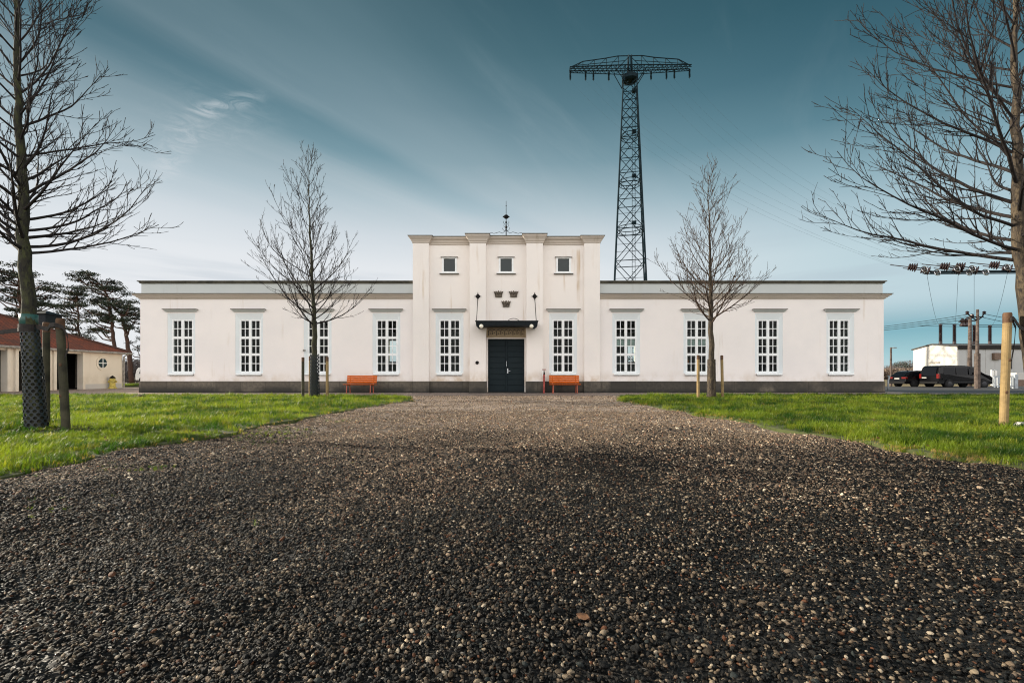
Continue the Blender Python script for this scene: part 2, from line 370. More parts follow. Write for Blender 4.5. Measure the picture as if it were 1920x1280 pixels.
# ------------------------------------------------------------------ mesh helpers
class MB:
    def __init__(s): s.v = []; s.f = []; s.mi = []; s.m = 0; s.uv = None
    def add(s, verts, faces):
        o = len(s.v); s.v += [tuple(v) for v in verts]
        for f in faces: s.f.append([i+o for i in f]); s.mi.append(s.m)
        return s
    def box(s, x0, x1, y0, y1, z0, z1):
        if x0 > x1: x0, x1 = x1, x0
        if y0 > y1: y0, y1 = y1, y0
        if z0 > z1: z0, z1 = z1, z0
        return s.add([(x0, y0, z0), (x1, y0, z0), (x1, y1, z0), (x0, y1, z0), (x0, y0, z1), (x1, y0, z1), (x1, y1, z1), (x0, y1, z1)],
              [(0, 3, 2, 1), (4, 5, 6, 7), (0, 1, 5, 4), (1, 2, 6, 5), (2, 3, 7, 6), (3, 0, 4, 7)])
    def rings(s, rings, cap0=True, cap1=True):
        n = len(rings[0]); vs = [p for r in rings for p in r]; fs = []
        for k in range(len(rings)-1):
            for i in range(n):
                j = (i+1) % n; fs.append((k*n+i, k*n+j, (k+1)*n+j, (k+1)*n+i))
        if cap0: fs.append(tuple(range(n-1, -1, -1)))
        if cap1: fs.append(tuple((len(rings)-1)*n+i for i in range(n)))
        return s.add(vs, fs)
    def rect_profile(s, x0, x1, y0, y1, prof):
        """prof: list of (offset, z)"""
        return s.rings([[(x0-o, y0-o, z), (x1+o, y0-o, z), (x1+o, y1+o, z), (x0-o, y1+o, z)] for o, z in prof])
    def tube(s, pts, rad, n=8, caps=True):
        pts = [Vector(p) for p in pts]
        if not isinstance(rad, (list, tuple)): rad = [rad]*len(pts)
        rs = []; prev = None
        for i, p in enumerate(pts):
            d = (pts[min(i+1, len(pts)-1)]-pts[max(i-1, 0)]).normalized()
            if prev is None:
                a = Vector((0, 0, 1)) if abs(d.z) < .9 else Vector((1, 0, 0))
                u = d.cross(a).normalized()
            else:
                u = (prev-d*prev.dot(d)).normalized()
            prev = u; v = d.cross(u)
            rs.append([tuple(p+(u*cos(2*pi*k/n)+v*sin(2*pi*k/n))*rad[i]) for k in range(n)])
        return s.rings(rs, caps, caps)
    def bar(s, a, b, r, n=4): return s.tube([a, b], r, n)
    def lathe(s, c, prof, n=16):
        """prof: list of (r, z) around vertical axis at c"""
        return s.rings([[(c[0]+r*cos(2*pi*k/n), c[1]+r*sin(2*pi*k/n), c[2]+z) for k in range(n)] for r, z in prof])
    def ball(s, c, r, n=12, m=8, sc=(1, 1, 1)):
        rs = []
        for j in range(1, m):
            a = pi*j/m
            rs.append([(c[0]+r*sc[0]*sin(a)*cos(2*pi*k/n), c[1]+r*sc[1]*sin(a)*sin(2*pi*k/n), c[2]-r*sc[2]*cos(a)) for k in range(n)])
        return s.rings(rs)
    def prism(s, poly, y0, y1):
        """poly of (x, z) extruded along y"""
        n = len(poly)
        return s.rings([[(x, y0, z) for x, z in poly], [(x, y1, z) for x, z in poly]])
    def build(s, name, mat, parent=None, smooth=False, bevel=0):
        me = bpy.data.meshes.new(name); me.from_pydata(s.v, [], s.f)
        mats = mat if isinstance(mat, (list, tuple)) else [mat]
        for q in mats: me.materials.append(MATS[q])
        if len(mats) > 1: me.polygons.foreach_set('material_index', s.mi)
        if smooth: me.polygons.foreach_set('use_smooth', [True]*len(s.f))
        o = bpy.data.objects.new(name, me); COL.objects.link(o)
        if parent:
            o.parent = parent; o.matrix_parent_inverse = parent.matrix_basis.inverted()
        bm = bmesh.new(); bm.from_mesh(me); bmesh.ops.recalc_face_normals(bm, faces=bm.faces); bm.to_mesh(me); bm.free()
        if bevel:
            bv = o.modifiers.new('bevel', 'BEVEL'); bv.width = bevel; bv.segments = 2; bv.limit_method = 'ANGLE'
        return o
def thing(name, label, cat, loc=(0, 0, 0), group=None):
    o = bpy.data.objects.new(name, None); COL.objects.link(o); o.location = loc; o.empty_display_size = .3
    return tag(o, label, cat, group)
def tag(o, label, cat, group=None):
    o['label'] = label; o['category'] = cat
    if group: o['group'] = group
    return o
def struct(o): o['kind'] = 'structure'; return o
def rnd(a, b): return random.uniform(a, b)
random.seed(11)

# ------------------------------------------------------------------ terrain
def sstep(a, b, v):
    t = min(1, max(0, (v-a)/(b-a))); return t*t*(3-2*t)
def gz(x, y): return -.16-.06*sstep(24, 34, y)*sstep(17, 22, x)
def sheet(name, xs, ys, fz, mat):
    vs = [(x, y, fz(x, y)) for y in ys for x in xs]; n = len(xs)
    fs = [(j*n+i, j*n+i+1, (j+1)*n+i+1, (j+1)*n+i) for j in range(len(ys)-1) for i in range(n-1)]
    return struct(MB().add(vs, fs).build(name, mat, smooth=True))
def gridpts(a, b, s): return [a+(b-a)*i/max(1, round((b-a)/s)) for i in range(max(1, round((b-a)/s))+1)]
xs = [-2500, -600, -200, -80]+gridpts(-50, 80, 4)+[120, 250, 700, 2500]
ys = [-400, -60]+gridpts(-20, 80, 2)+[120, 250, 700, 2600]
sheet('ground', xs, ys, gz, 'field')
def und(x, y):
    f = 1-sstep(15, 19, y)
    return f*(.014*sin(1.7*x+.6*y)+.014*sin(2.9*y-1.1*x+1)+.013*sin(5.3*x+2.1+sin(2*y))*sin(4.7*y+sin(3*x))+.008*sin(9.1*x+y)*sin(8.3*y-2*x)+.018*sin(1.45*x+.5)*sstep(.2, 1, sin(.9*y+.3*x)*.5+.5))
def path_z(x, y): return und(x, y) if abs(x) < 6 else 0.0
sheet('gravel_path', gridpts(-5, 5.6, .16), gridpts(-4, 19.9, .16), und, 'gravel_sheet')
sheet('forecourt', gridpts(-60, 20.2, 4), [19.9, 21, 22.8, 33.0], lambda x, y: .004 if y < 22 else .004, 'court_gravel')
sheet('asphalt_yard', gridpts(20.2, 100, 2), gridpts(22.4, 44, 2), lambda x, y: -.17*sstep(24, 34, y)*sstep(17, 22, x), 'asphalt')
sheet('gravel_strip', gridpts(20.2, 60, 4), [19.9, 22.4], lambda x, y: .0, 'court_gravel')

# lawns: outline polygons with rounded far corner
def lawn_outline(side):
    if side < 0:
        pts = [(-4.2, -5), (-4.15, 2), (-4.2, 3.6), (-4.22, 4.8), (-4.08, 6.2), (-4.1, 7.6), (-4.0, 9.4), (-3.8, 12), (-3.5, 14.2), (-3.35, 15.3), (-3.6, 16.6), (-4.1, 17.8), (-5.6, 18.6), (-8, 18.9), (-16, 18.8), (-30, 18.4), (-30, -5)]
    else:
        pts = [(30, -5), (34, 19.4), (16, 19.3), (8, 19.1), (5.6, 18.7), (4.3, 17.9), (3.85, 16.8), (3.55, 15.4), (3.6, 14.2), (3.85, 11.2), (4.12, 8.1), (4.36, 5.8), (4.55, 4.4), (4.75, 3.6), (4.6, 1), (4.6, -5)]
    out = []
    n = len(pts); rs = random.Random(5+side)
    for i in range(n):
        a, b = Vector(pts[i]), Vector(pts[(i+1) % n]); L = (b-a).length
        near = abs(a.x) < 9 and abs(b.x) < 9
        k = max(1, int(L/.22)) if near else max(1, int(L/3))
        for j in range(k):
            p = a.lerp(b, j/k)
            if near: p += Vector((rs.uniform(-.05, .05)+.06*sin(p.y*2.3+side), rs.uniform(-.04, .04)))
            out.append((p.x, p.y))
    return out
def inset(poly, d):
    out = []; n = len(poly); A = sum(poly[i][0]*poly[(i+1) % n][1]-poly[(i+1) % n][0]*poly[i][1] for i in range(n))
    sg = 1 if A > 0 else -1
    for i in range(n):
        a, b = Vector(poly[i-3]), Vector(poly[(i+3) % n]); t = (b-a)
        if t.length < 1e-6: t = Vector((1, 0))
        t.normalize(); out.append((poly[i][0]-t.y*d*sg, poly[i][1]+t.x*d*sg))
    return out
LAWN = {}
for side in (-1, 1):
    ol = lawn_outline(side); LAWN[side] = ol
    m = MB()
    m.rings([[(x, y, -.12) for x, y in ol], [(x, y, .03) for x, y in inset(ol, .05)], [(x, y, .045) for x, y in inset(ol, .25)]], False, True)
    o = m.build('lawn_soil', 'turf_soil'); struct(o)
LPOLY = {s: np.array(LAWN[s]) for s in LAWN}
def inside(poly, x, y):
    r = np.zeros(len(x), bool); n = len(poly); j = n-1
    for i in range(n):
        xi, yi = poly[i]; xj, yj = poly[j]
        c = ((yi > y) != (yj > y)) & (x < (xj-xi)*(y-yi)/(yj-yi+1e-12)+xi)
        r ^= c; j = i
    return r
def edge_dist(poly, x, y):
    d = np.full(len(x), 9e9); n = len(poly)
    for i in range(n):
        a = poly[i]; b = poly[(i+1) % n]; ab = b-a; L2 = (ab**2).sum()+1e-12
        t = np.clip(((x-a[0])*ab[0]+(y-a[1])*ab[1])/L2, 0, 1)
        d = np.minimum(d, (x-a[0]-t*ab[0])**2+(y-a[1]-t*ab[1])**2)
    return np.sqrt(d)

# ------------------------------------------------------------------ scatter (ground cover that nobody could count)
def scatter(name, pts, rots, scl, idx, protos):
    n = len(pts)
    me = bpy.data.meshes.new(name); me.vertices.add(n); me.vertices.foreach_set('co', pts.astype(np.float32).ravel())
    for nm, tp, arr, key in (('rot', 'FLOAT_VECTOR', rots, 'vector'), ('scl', 'FLOAT_VECTOR', scl, 'vector'), ('pick', 'INT', idx, 'value')):
        a = me.attributes.new(nm, tp, 'POINT')
        a.data.foreach_set(key, np.ascontiguousarray(arr, np.int32 if tp == 'INT' else np.float32).ravel())
    o = bpy.data.objects.new(name, me); COL.objects.link(o)
    g = bpy.data.node_groups.new(name, 'GeometryNodeTree')
    g.interface.new_socket('Geometry', in_out='INPUT', socket_type='NodeSocketGeometry')
    g.interface.new_socket('Geometry', in_out='OUTPUT', socket_type='NodeSocketGeometry')
    t = NT(g); gi = t.node('NodeGroupInput'); go = t.node('NodeGroupOutput')
    ji = t.node('GeometryNodeGeometryToInstance')
    for p in reversed(protos):
        oi = t.node('GeometryNodeObjectInfo'); oi.inputs['Object'].default_value = p; oi.inputs['As Instance'].default_value = False
        t.l.new(oi.outputs['Geometry'], ji.inputs[0])
    def attr(nm, tp):
        a = t.node('GeometryNodeInputNamedAttribute', data_type=tp); a.inputs[0].default_value = nm; return a.outputs[0]
    ip = t.node('GeometryNodeInstanceOnPoints')
    mp = t.node('GeometryNodeMeshToPoints'); t.l.new(gi.outputs[0], mp.inputs[0])
    t.l.new(mp.outputs[0], ip.inputs['Points']); t.l.new(ji.outputs[0], ip.inputs['Instance'])
    ip.inputs['Pick Instance'].default_value = True
    t.l.new(attr('pick', 'INT'), ip.inputs['Instance Index'])
    er = t.node('FunctionNodeEulerToRotation'); t.l.new(attr('rot', 'FLOAT_VECTOR'), er.inputs[0]); t.l.new(er.outputs[0], ip.inputs['Rotation'])
    t.l.new(attr('scl', 'FLOAT_VECTOR'), ip.inputs['Scale'])
    t.l.new(ip.outputs[0], go.inputs[0])
    md = o.modifiers.new('scatter', 'NODES'); md.node_group = g
    o['kind'] = 'stuff'
    return o
def proto(name, mb, mat, smooth=True):
    me = bpy.data.meshes.new(name); me.from_pydata(mb.v, [], mb.f); me.materials.append(MATS[mat])
    if smooth: me.polygons.foreach_set('use_smooth', [True]*len(mb.f))
    return bpy.data.objects.new(name, me)
rng = np.random.default_rng(3)
def stone_proto(k, mt='gravel_stone'):
    bm = bmesh.new(); bmesh.ops.create_icosphere(bm, subdivisions=2, radius=.5)
    r = random.Random(40+k); dirs = [(Vector((r.uniform(-1, 1), r.uniform(-1, 1), r.uniform(-1, 1))).normalized(), r.uniform(.26, .44)) for _ in range(11)]
    for v in bm.verts:
        for d, c in dirs:
            q = v.co.dot(d)
            if q > c: v.co -= d*(q-c)*.96
        v.co *= 1+r.uniform(-.03, .03)
    me = bpy.data.meshes.new('stone'); bm.to_mesh(me); bm.free(); me.materials.append(MATS[mt])
    me.polygons.foreach_set('use_smooth', [True]*len(me.polygons))
    return bpy.data.objects.new('stone', me)
sp = [stone_proto(k) for k in range(8)]+[stone_proto(k, 'lightened_stone') for k in range(8)]
def stones():
    P_, S_ = [], []
    for y0, y1, dens, s0, s1 in ((1.0, 2.6, 9000, .008, .0125), (2.6, 4.2, 6800, .0088, .0138), (4.2, 7.0, 3900, .0105, .016), (7.0, 11.0, 1100, .014, .021), (11, 19.5, 260, .015, .023)):
        xa = min(1.16*y1+1.0, 30)
        n = int(dens*2*xa*(y1-y0)); x = rng.uniform(-xa, xa, n); y = rng.uniform(y0, y1, n)
        keep = (np.abs(x) < 1.14*y+1.0) & (x > -5) & (x < 5.6)
        x, y = x[keep], y[keep]
        for s in (-1, 1):
            k = ~inside(LPOLY[s], x, y); x, y = x[k], y[k]
        # bare patches and heaped patches
        pn = np.sin(2.3*x+1.1*y)+np.sin(3.1*y-1.7*x+2)+np.sin(5.7*x+.4)*np.sin(4.9*y)
        k = rng.uniform(0, 1, len(x)) < .86+.14*np.clip(pn, -1, 1); x, y = x[k], y[k]
        m = len(x); size = rng.uniform(s0, s1, m)*np.exp(rng.normal(0, .28, m))
        z = np.array([und(a, b) for a, b in zip(x, y)])+size*.25+rng.uniform(0, .008, m)
        P_.append(np.stack([x, y, z], 1)); S_.append(size)
    p = np.concatenate(P_); sz = np.concatenate(S_); n = len(p)
    scl = np.stack([sz*rng.uniform(.95, 1.6, n), sz*rng.uniform(.8, 1.15, n), sz*rng.uniform(.5, .9, n)], 1)
    rot = np.stack([rng.normal(0, .45, n), rng.normal(0, .45, n), rng.uniform(0, 6.28, n)], 1)
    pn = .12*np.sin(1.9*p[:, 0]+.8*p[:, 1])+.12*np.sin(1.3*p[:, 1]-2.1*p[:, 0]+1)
    lightened = rng.uniform(0, 1, n) < np.clip((p[:, 1]-2.6)/5.5+pn, .02, .96)  # lighter copies grow more common with distance, a painted light falloff
    scatter('gravel', p, rot, scl, rng.integers(0, 8, n)+8*lightened, sp)
stones()

def tuft_proto(k, mat, nb=13, hh=.075, wd=.0055, lean=.85, rad=.05):
    r = random.Random(90+k); m = MB()
    for _ in range(nb):
        a = r.uniform(0, 6.28); q = r.uniform(0, rad); x, y = q*cos(a), q*sin(a)
        h = hh*r.uniform(.5, 1.25); l = r.uniform(.15, lean)*h; b = r.uniform(0, 6.28); wv = r.uniform(.7, 1.3)*wd
        dx_, dy_ = cos(b), sin(b); px, py = -sin(b)*wv/2, cos(b)*wv/2
        m.add([(x-px, y-py, -.01), (x+px, y+py, -.01), (x+dx_*l*.35+px*.8, y+dy_*l*.35+py*.8, h*.6), (x+dx_*l*.35-px*.8, y+dy_*l*.35-py*.8, h*.6), (x+dx_*l, y+dy_*l, h)],
              [(0, 1, 2, 3), (3, 2, 4)])
    return proto('tuft', m, mat, False)
gt = [tuft_proto(k, 'grass_blade') for k in range(6)]
dt = [tuft_proto(20+k, 'dry_blade', 9, .05, .004, .9) for k in range(4)]
def grass():
    for s in (-1, 1):
        PP, SS, DP, DS = [], [], [], []
        for y0, y1, dens, sc in ((2.6, 6.5, 480, .85), (6.5, 11, 270, 1.0), (11, 19.6, 140, 1.15)):
            xa = 1.16*y1+1.5; n = int(dens*xa*(y1-y0)); x = s*rng.uniform(2.8, xa, n) if xa > 2.8 else np.zeros(0); y = rng.uniform(y0, y1, n)
            k = np.abs(x) < 1.16*y+1.2; x, y = x[k], y[k]
            k = inside(LPOLY[s], x, y); x, y = x[k], y[k]
            d = edge_dist(LPOLY[s], x, y)
            pn = .5+.5*np.sin(1.3*x+.7*y)*np.sin(.9*y-1.6*x+1)+.35*np.sin(4.1*x+1)*np.sin(3.7*y)
            mn = (np.sin(7*x+2*np.sin(3*y))*np.sin(6*y+2*np.sin(4*x)))
            k = rng.uniform(0, 1, len(x)) < np.clip(.35+3.0*d, 0, 1)*(.86+.14*np.sign(mn+.6)); 
            x, y, d, pn = x[k], y[k], d[k], pn[k]
            z = .03+.015*np.clip(d/.25, 0, 1)-.03*(d < .05)
            PP.append(np.stack([x, y, z], 1)); SS.append(sc*(.45+.95*rng.uniform(0, 1, len(x))**2)*(.7+.55*pn))
            # straw along the kerbless edge
            wdt = .22 if s > 0 else .12
            k = (d < wdt) & (rng.uniform(0, 1, len(x)) < (.6 if s > 0 else .35)) & (np.abs(x) < 7)
            q = k & ((np.sin(1.3*y+2) > -.2) | (s < 0))
            DP.append(np.stack([x[q]-s*rng.uniform(0, .08, q.sum()), y[q], z[q]], 1)); DS.append(sc*rng.uniform(.5, .95, q.sum()))
        p = np.concatenate(PP); sz = np.concatenate(SS); n = len(p)
        o = scatter('grass', p, np.stack([rng.normal(0, .2, n), rng.normal(0, .2, n), rng.uniform(0, 6.28, n)], 1), np.repeat(sz[:, None], 3, 1), rng.integers(0, 6, n), gt)
        p = np.concatenate(DP); sz = np.concatenate(DS); n = len(p)
        scatter('dry_grass', p, np.stack([rng.normal(0, .3, n), rng.normal(0, .3, n), rng.uniform(0, 6.28, n)], 1), np.repeat(sz[:, None], 3, 1), rng.integers(0, 4, n), dt)
grass()
def debris():
    m = MB(); m.rings([[(-.5, 0, .05), (-.2, -.28, 0), (.3, -.22, .04), (.55, 0, .10), (.25, .25, .02), (-.25, .26, .06)], [(-.5, 0, .08), (-.2, -.28, .03), (.3, -.22, .07), (.55, 0, .13), (.25, .25, .05), (-.25, .26, .09)]])
    lp = [proto('leaf', m, 'dead_leaf', False)]
    n = 1500; y = rng.uniform(1.4, 19, n)**1.0; x = rng.uniform(-14, 14, n); k = (np.abs(x) < 1.15*y); x, y = x[k], y[k]
    c = rng.uniform(0, 1, len(x)) < np.where(np.abs(np.abs(x)-4.2) < 1.2, 1, .35); x, y = x[c], y[c]; n = len(x)
    p = np.stack([x, y, np.where(np.abs(x) > 4.2, .085, .03)], 1)
    scatter('fallen_leaves', p, np.stack([rng.normal(0, .4, n), rng.normal(0, .4, n), rng.uniform(0, 6.28, n)], 1), np.repeat(rng.uniform(.02, .05, n)[:, None], 3, 1), np.zeros(n, int), lp)
    n = 1400; y = rng.uniform(2.6, 9, n); x = -4.3+rng.exponential(.5, n); k = (np.sin(2.1*y+1.7*x)+np.sin(3.3*x) > .3) & (x < -1.2); x, y = x[k], y[k]; n = len(x)
    p = np.stack([x, y, np.full(n, .006)], 1)
    scatter('weeds', p, np.stack([rng.normal(0, .3, n), rng.normal(0, .3, n), rng.uniform(0, 6.28, n)], 1), np.repeat(rng.uniform(.18, .42, n)[:, None], 3, 1), rng.integers(0, 6, n), gt)
debris()

# ------------------------------------------------------------------ main building
YW = 22.9          # front plane of the wings
YB = YW+11.5       # back
BX0, BX1 = X(263, YW), X(1657, YW)
ZP = Z(714.5, YW)  # top of the plinth
ZC0, ZC1 = Z(561, YW), Z(552, YW)
ZT = Z(527, YW)
TX0, TX1 = X(774, 22.7), X(1125, 22.7)
B = thing('main_building', 'long single-storey cream rendered building with taller four-pilaster entrance block in the middle', 'building', ((BX0+BX1)/2, YW, 0))

def wall_open(m, x0, x1, z0, z1, y0, y1, ops):
    """wall slab from y0 (front) to y1 with rectangular openings (xa, xb, za, zb) of one common height band"""
    if not ops: m.box(x0, x1, y0, y1, z0, z1); return
    za, zb = ops[0][2], ops[0][3]
    m.box(x0, x1, y0, y1, z0, za); m.box(x0, x1, y0, y1, zb, z1)
    cx_ = x0
    for a, b, _, _ in sorted(ops): m.box(cx_, a, y0, y1, za, zb); cx_ = b
    m.box(cx_, x1, y0, y1, za, zb)

WZ0, WZ1 = Z(698.5, YW), Z(598.8, YW)      # frame bottom and top
WINS_L = [340.0, 467.2, 595.5, 724.5]; WINS_R = [1174.3, 1307.6, 1441.8, 1575.7]
WW = 40.2*YW/F/2
SUR_T = Z(587, YW)
ops_l = [(X(c, YW)-WW-.16, X(c, YW)+WW+.16, WZ0-.02, SUR_T) for c in WINS_L]
ops_r = [(X(c, YW)-WW-.16, X(c, YW)+WW+.16, WZ0-.02, SUR_T) for c in WINS_R]

m = MB(); wall_open(m, BX0, TX0+.02, ZP, ZC0, YW, YW+.4, ops_l); m.build('wall', 'wall_plaster', B)
m = MB(); wall_open(m, TX1-.02, BX1, ZP, ZC0, YW, YW+.4, ops_r); m.build('wall', 'wall_plaster', B)
back_ops = [(c-.28, c+.28, WZ0+.9, WZ1-.2) for c in gridpts(BX0+2.6, BX1-2.6, 3.55)]
m = MB(); wall_open(m, BX0, BX1, 0, ZC0, YB-.3, YB, back_ops)
m.box(BX0, BX0+.4, YW+.4, YB-.3, 0, ZC0); m.box(BX1-.4, BX1, YW+.4, YB-.3, 0, ZC0)
m.build('rear_wall', 'wall_plaster', B)
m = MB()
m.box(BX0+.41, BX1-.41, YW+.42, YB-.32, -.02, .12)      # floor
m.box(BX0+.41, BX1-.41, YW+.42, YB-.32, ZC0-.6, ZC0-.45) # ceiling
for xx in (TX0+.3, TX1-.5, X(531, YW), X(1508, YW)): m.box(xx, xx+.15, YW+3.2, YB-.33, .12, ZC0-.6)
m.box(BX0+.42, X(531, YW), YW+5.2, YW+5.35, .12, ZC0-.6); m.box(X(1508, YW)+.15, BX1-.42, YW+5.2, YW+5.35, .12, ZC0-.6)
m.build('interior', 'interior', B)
# plinths
m = MB(); m.box(BX0-.03, TX0+.02, YW-.05, YW+.4, -.03, ZP); m.build('plinth', 'plinth_stone', B)
m = MB(); m.box(TX1-.02, BX1+.03, YW-.05, YW+.4, -.03, ZP); m.build('plinth', 'plinth_stone', B)
# cornice, parapet, coping
def wing_trim(x0, x1, free):
    h = ZC1-ZC0
    def prof(pr, n, mt, y0=YW, e=0):
        rs = []
        for o, z in pr:
            a_, b_ = (x0-o+e, x1) if free < 0 else (x0, x1+o-e)
            rs.append([(a_, y0-o, z), (b_, y0-o, z), (b_, YB+o, z), (a_, YB+o, z)])
        MB().rings(rs).build(n, mt, B)
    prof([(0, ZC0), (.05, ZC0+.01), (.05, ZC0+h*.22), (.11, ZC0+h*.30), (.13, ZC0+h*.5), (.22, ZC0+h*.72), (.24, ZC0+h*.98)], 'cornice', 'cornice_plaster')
    prof([(.27, ZC1-.012), (.275, ZC1+.018), (.04, ZC1+.05)], 'flashing', 'metal_edge')
    prof([(0, ZC1+.02), (0, ZT-.11)], 'parapet', 'parapet_paint', YW+.03, .03)
    prof([(.0, ZT-.12), (.05, ZT-.115), (.08, ZT-.05), (.13, ZT-.03), (.13, ZT+.01), (-.2, ZT+.04)], 'coping', 'metal_edge', YW+.03, .03)
wing_trim(BX0, TX0+.003, -1); wing_trim(TX1-.003, BX1, 1)

def tall_window(pxc, Y, parent, blind=False):
    xc = X(pxc, Y); yf = Y+.10
    x0, x1, z0, z1 = xc-WW, xc+WW, WZ0, WZ1
    m = MB(); fr = .07
    def v(a, b, d=.05): m.box(a, b, yf-.002, yf+d, z0, z1)
    v(x0, x0+fr, .07); v(x1-fr, x1, .07)
    m.box(x0+fr, x1-fr, yf, yf+.07, z0, z0+.07); m.box(x0+fr, x1-fr, yf, yf+.07, z1-.06, z1)
    m.box(xc-.065, xc+.065, yf-.015, yf+.06, z0+.07, z1-.06)
    rows = 3; hh = (z1-.06-z0-.07)/rows
    for r in range(rows):
        a = z0+.07+r*hh
        if r: 
            for sx_ in ((x0+fr, xc-.065), (xc+.065, x1-fr)): m.box(sx_[0], sx_[1], yf-.008, yf+.06, a-.062, a+.062)
        za, zb = a+(.062 if r else 0), a+hh-(.062 if r < 2 else 0)
        for xa, xb in ((x0+fr, xc-.065), (xc+.065, x1-fr)):
            xm = (xa+xb)/2; zm = (za+zb)/2
            m.box(xm-.014, xm+.014, yf+.012, yf+.05, za, zb)
            m.box(xa, xm-.014, yf+.014, yf+.05, zm-.018, zm+.018); m.box(xm+.014, xb, yf+.014, yf+.05, zm-.018, zm+.018)
    w_ = m.build('window', 'window_white', parent)
    MB().box(x0+.02, x1-.02, yf+.052, yf+.058, z0+.02, z1-.02).build('pane', 'glass', w_)
    m = MB()   # splayed surround
    a, b, t_ = x0-.16, x1+.16, SUR_T; y0_, y1_ = Y+.012, yf-.004
    o_ = [(a, y0_, z0-.02), (b, y0_, z0-.02), (b, y0_, t_), (a, y0_, t_)]; i_ = [(x0, y1_, z0), (x1, y1_, z0), (x1, y1_, z1), (x0, y1_, z1)]
    k_ = [(x0, y1_+.03, z0), (x1, y1_+.03, z0), (x1, y1_+.03, z1), (x0, y1_+.03, z1)]
    q_ = [(a, y1_+.03, z0-.02), (b, y1_+.03, z0-.02), (b, y1_+.03, t_), (a, y1_+.03, t_)]
    m.rings([q_, o_, i_, k_, q_], False, False); m.build('surround', 'surround_paint', w_)
    MB().box(x0-.09, x1+.09, Y-.07, yf-.02, z0-.10, z0-.022).box(x0-.10, x1+.10, Y-.10, Y-.071, z0-.115, z0-.08).build('sill', ['window_white'], w_)
    MB().box(x0-.10, x1+.10, Y-.09, Y-.002, z0-.135, z0-.117).build('drip_edge', 'metal_edge', w_)
    zt = Z(585, Y); ht = Z(579.6, Y)
    hx = 31.5*YW/F
    MB().rings([[(xc-hx+.09, Y-.03, zt), (xc+hx-.09, Y-.03, zt), (xc+hx-.09, Y+.02, zt), (xc-hx+.09, Y+.02, zt)],
                [(xc-hx+.03, Y-.13, ht-.06), (xc+hx-.03, Y-.13, ht-.06), (xc+hx-.03, Y+.02, ht-.06), (xc-hx+.03, Y+.02, ht-.06)],
                [(xc-hx, Y-.17, ht-.035), (xc+hx, Y-.17, ht-.035), (xc+hx, Y+.02, ht-.035), (xc-hx, Y+.02, ht-.035)]]).build('hood', 'parapet_paint', w_)
    MB().box(xc-hx-.01, xc+hx+.01, Y-.18, Y+.02, ht-.034, ht+.0).build('hood_flashing', 'metal_edge', w_)
    if blind:
        a = z0+.07+hh+hh*.5+.02
        MB().box(x0+.05, x1-.05, yf+.075, yf+.08, a, z0+.07+2*hh-.03).build('blind', 'blind', w_)
    return w_
for c in WINS_L: tall_window(c, YW, B)
for i, c in enumerate(WINS_R): tall_window(c, YW, B, blind=i < 2)

# entrance block
YS, YP1, YP2, YC = 22.86, 22.66, 22.38, 22.74   # side bays, outer pilasters, inner pilasters, middle bay
PIL = [(774, 804, YP1), (880.5, 911, YP2), (987, 1018, YP2), (1095.5, 1125, YP1)]
def XR(a, b, Y): return X(a, Y), X(b, Y)
ZTOP = Z(443.0, YP1)
ZCOR0 = ZTOP-.40
TB = 30.5
# side bays with their window openings
for c, a, b in ((842.8, 804, 880.5), (1056, 1018, 1095.5)):
    xa, xb = X(a, YP1)-.1, X(b, YP2)+.1
    if c > 960: xa, xb = X(a, YP2)-.1, X(b, YP1)+.1
    xc = X(c, YS)
    sw = 13.9*YS/F; sz0, sz1 = Z(511, YS), Z(483, YS)
    m = MB()
    zmid = (SUR_T+sz0)/2
    wall_open(m, xa, xb, ZP, zmid, YS, YS+.4, [(xc-WW-.16, xc+WW+.16, WZ0-.02, SUR_T)])
    wall_open(m, xa, xb, zmid, ZCOR0+.1, YS, YS+.4, [(xc-sw, xc+sw, sz0, sz1)])
    m.build('tower_wall', 'tower_plaster', B)
    MB().box(xa, xb, YS-.04, YS+.4, -.03, ZP).build('plinth', 'plinth_stone', B)
    tall_window(c, YS, B)
def small_window(pxc, Y):
    xc = X(pxc, Y); sw = 13.9*Y/F; z0, z1 = Z(511, Y), Z(483, Y); yf = Y-.03
    m = MB(); f = .09
    m.box(xc-sw, xc-sw+f, yf, yf+.12, z0, z1); m.box(xc+sw-f, xc+sw, yf, yf+.12, z0, z1)
    m.box(xc-sw+f, xc+sw-f, yf, yf+.12, z0, z0+f*.6); m.box(xc-sw+f, xc+sw-f, yf, yf+.12, z1-f*.6, z1)
    w_ = m.build('small_window', 'window_white', B, bevel=.004)
    MB().box(xc-sw+f, xc+sw-f, yf+.06, yf+.07, z0+.05, z1-.05).build('pane', 'small_glass', w_)
    MB().box(xc-sw-.10, xc+sw+.10, Y-.10, Y, z0-.055, z0).build('sill', 'window_white', w_)
    MB().box(xc-sw-.11, xc+sw+.11, Y-.11, Y, z0-.085, z0-.057).build('drip_edge', 'metal_edge', w_)
    MB().box(xc-sw-.06, xc+sw+.06, Y-.09, Y, z1+.004, z1+.035).build('hood', 'hood_metal', w_)
for c, y in ((842.7, YS), (949, YC), (1056.5, YS)): small_window(c, y)
# middle bay
xa, xb = X(911, YP2)-.1, X(987, YP2)+.1
dx0, dx1 = X(912, YC), X(986, YC)
DZ = Z(633, YC+.25)
m = MB(); xc = X(949, YC); sw = 13.9*YC/F
zf0, zf1 = Z(633.5, YC), Z(615, YC)
wall_open(m, xa, xb, zf1+.02, ZCOR0+.1, YC, YC+.4, [(xc-sw, xc+sw, Z(511, YC), Z(483, YC))])
m.build('tower_wall', 'tower_plaster', B)
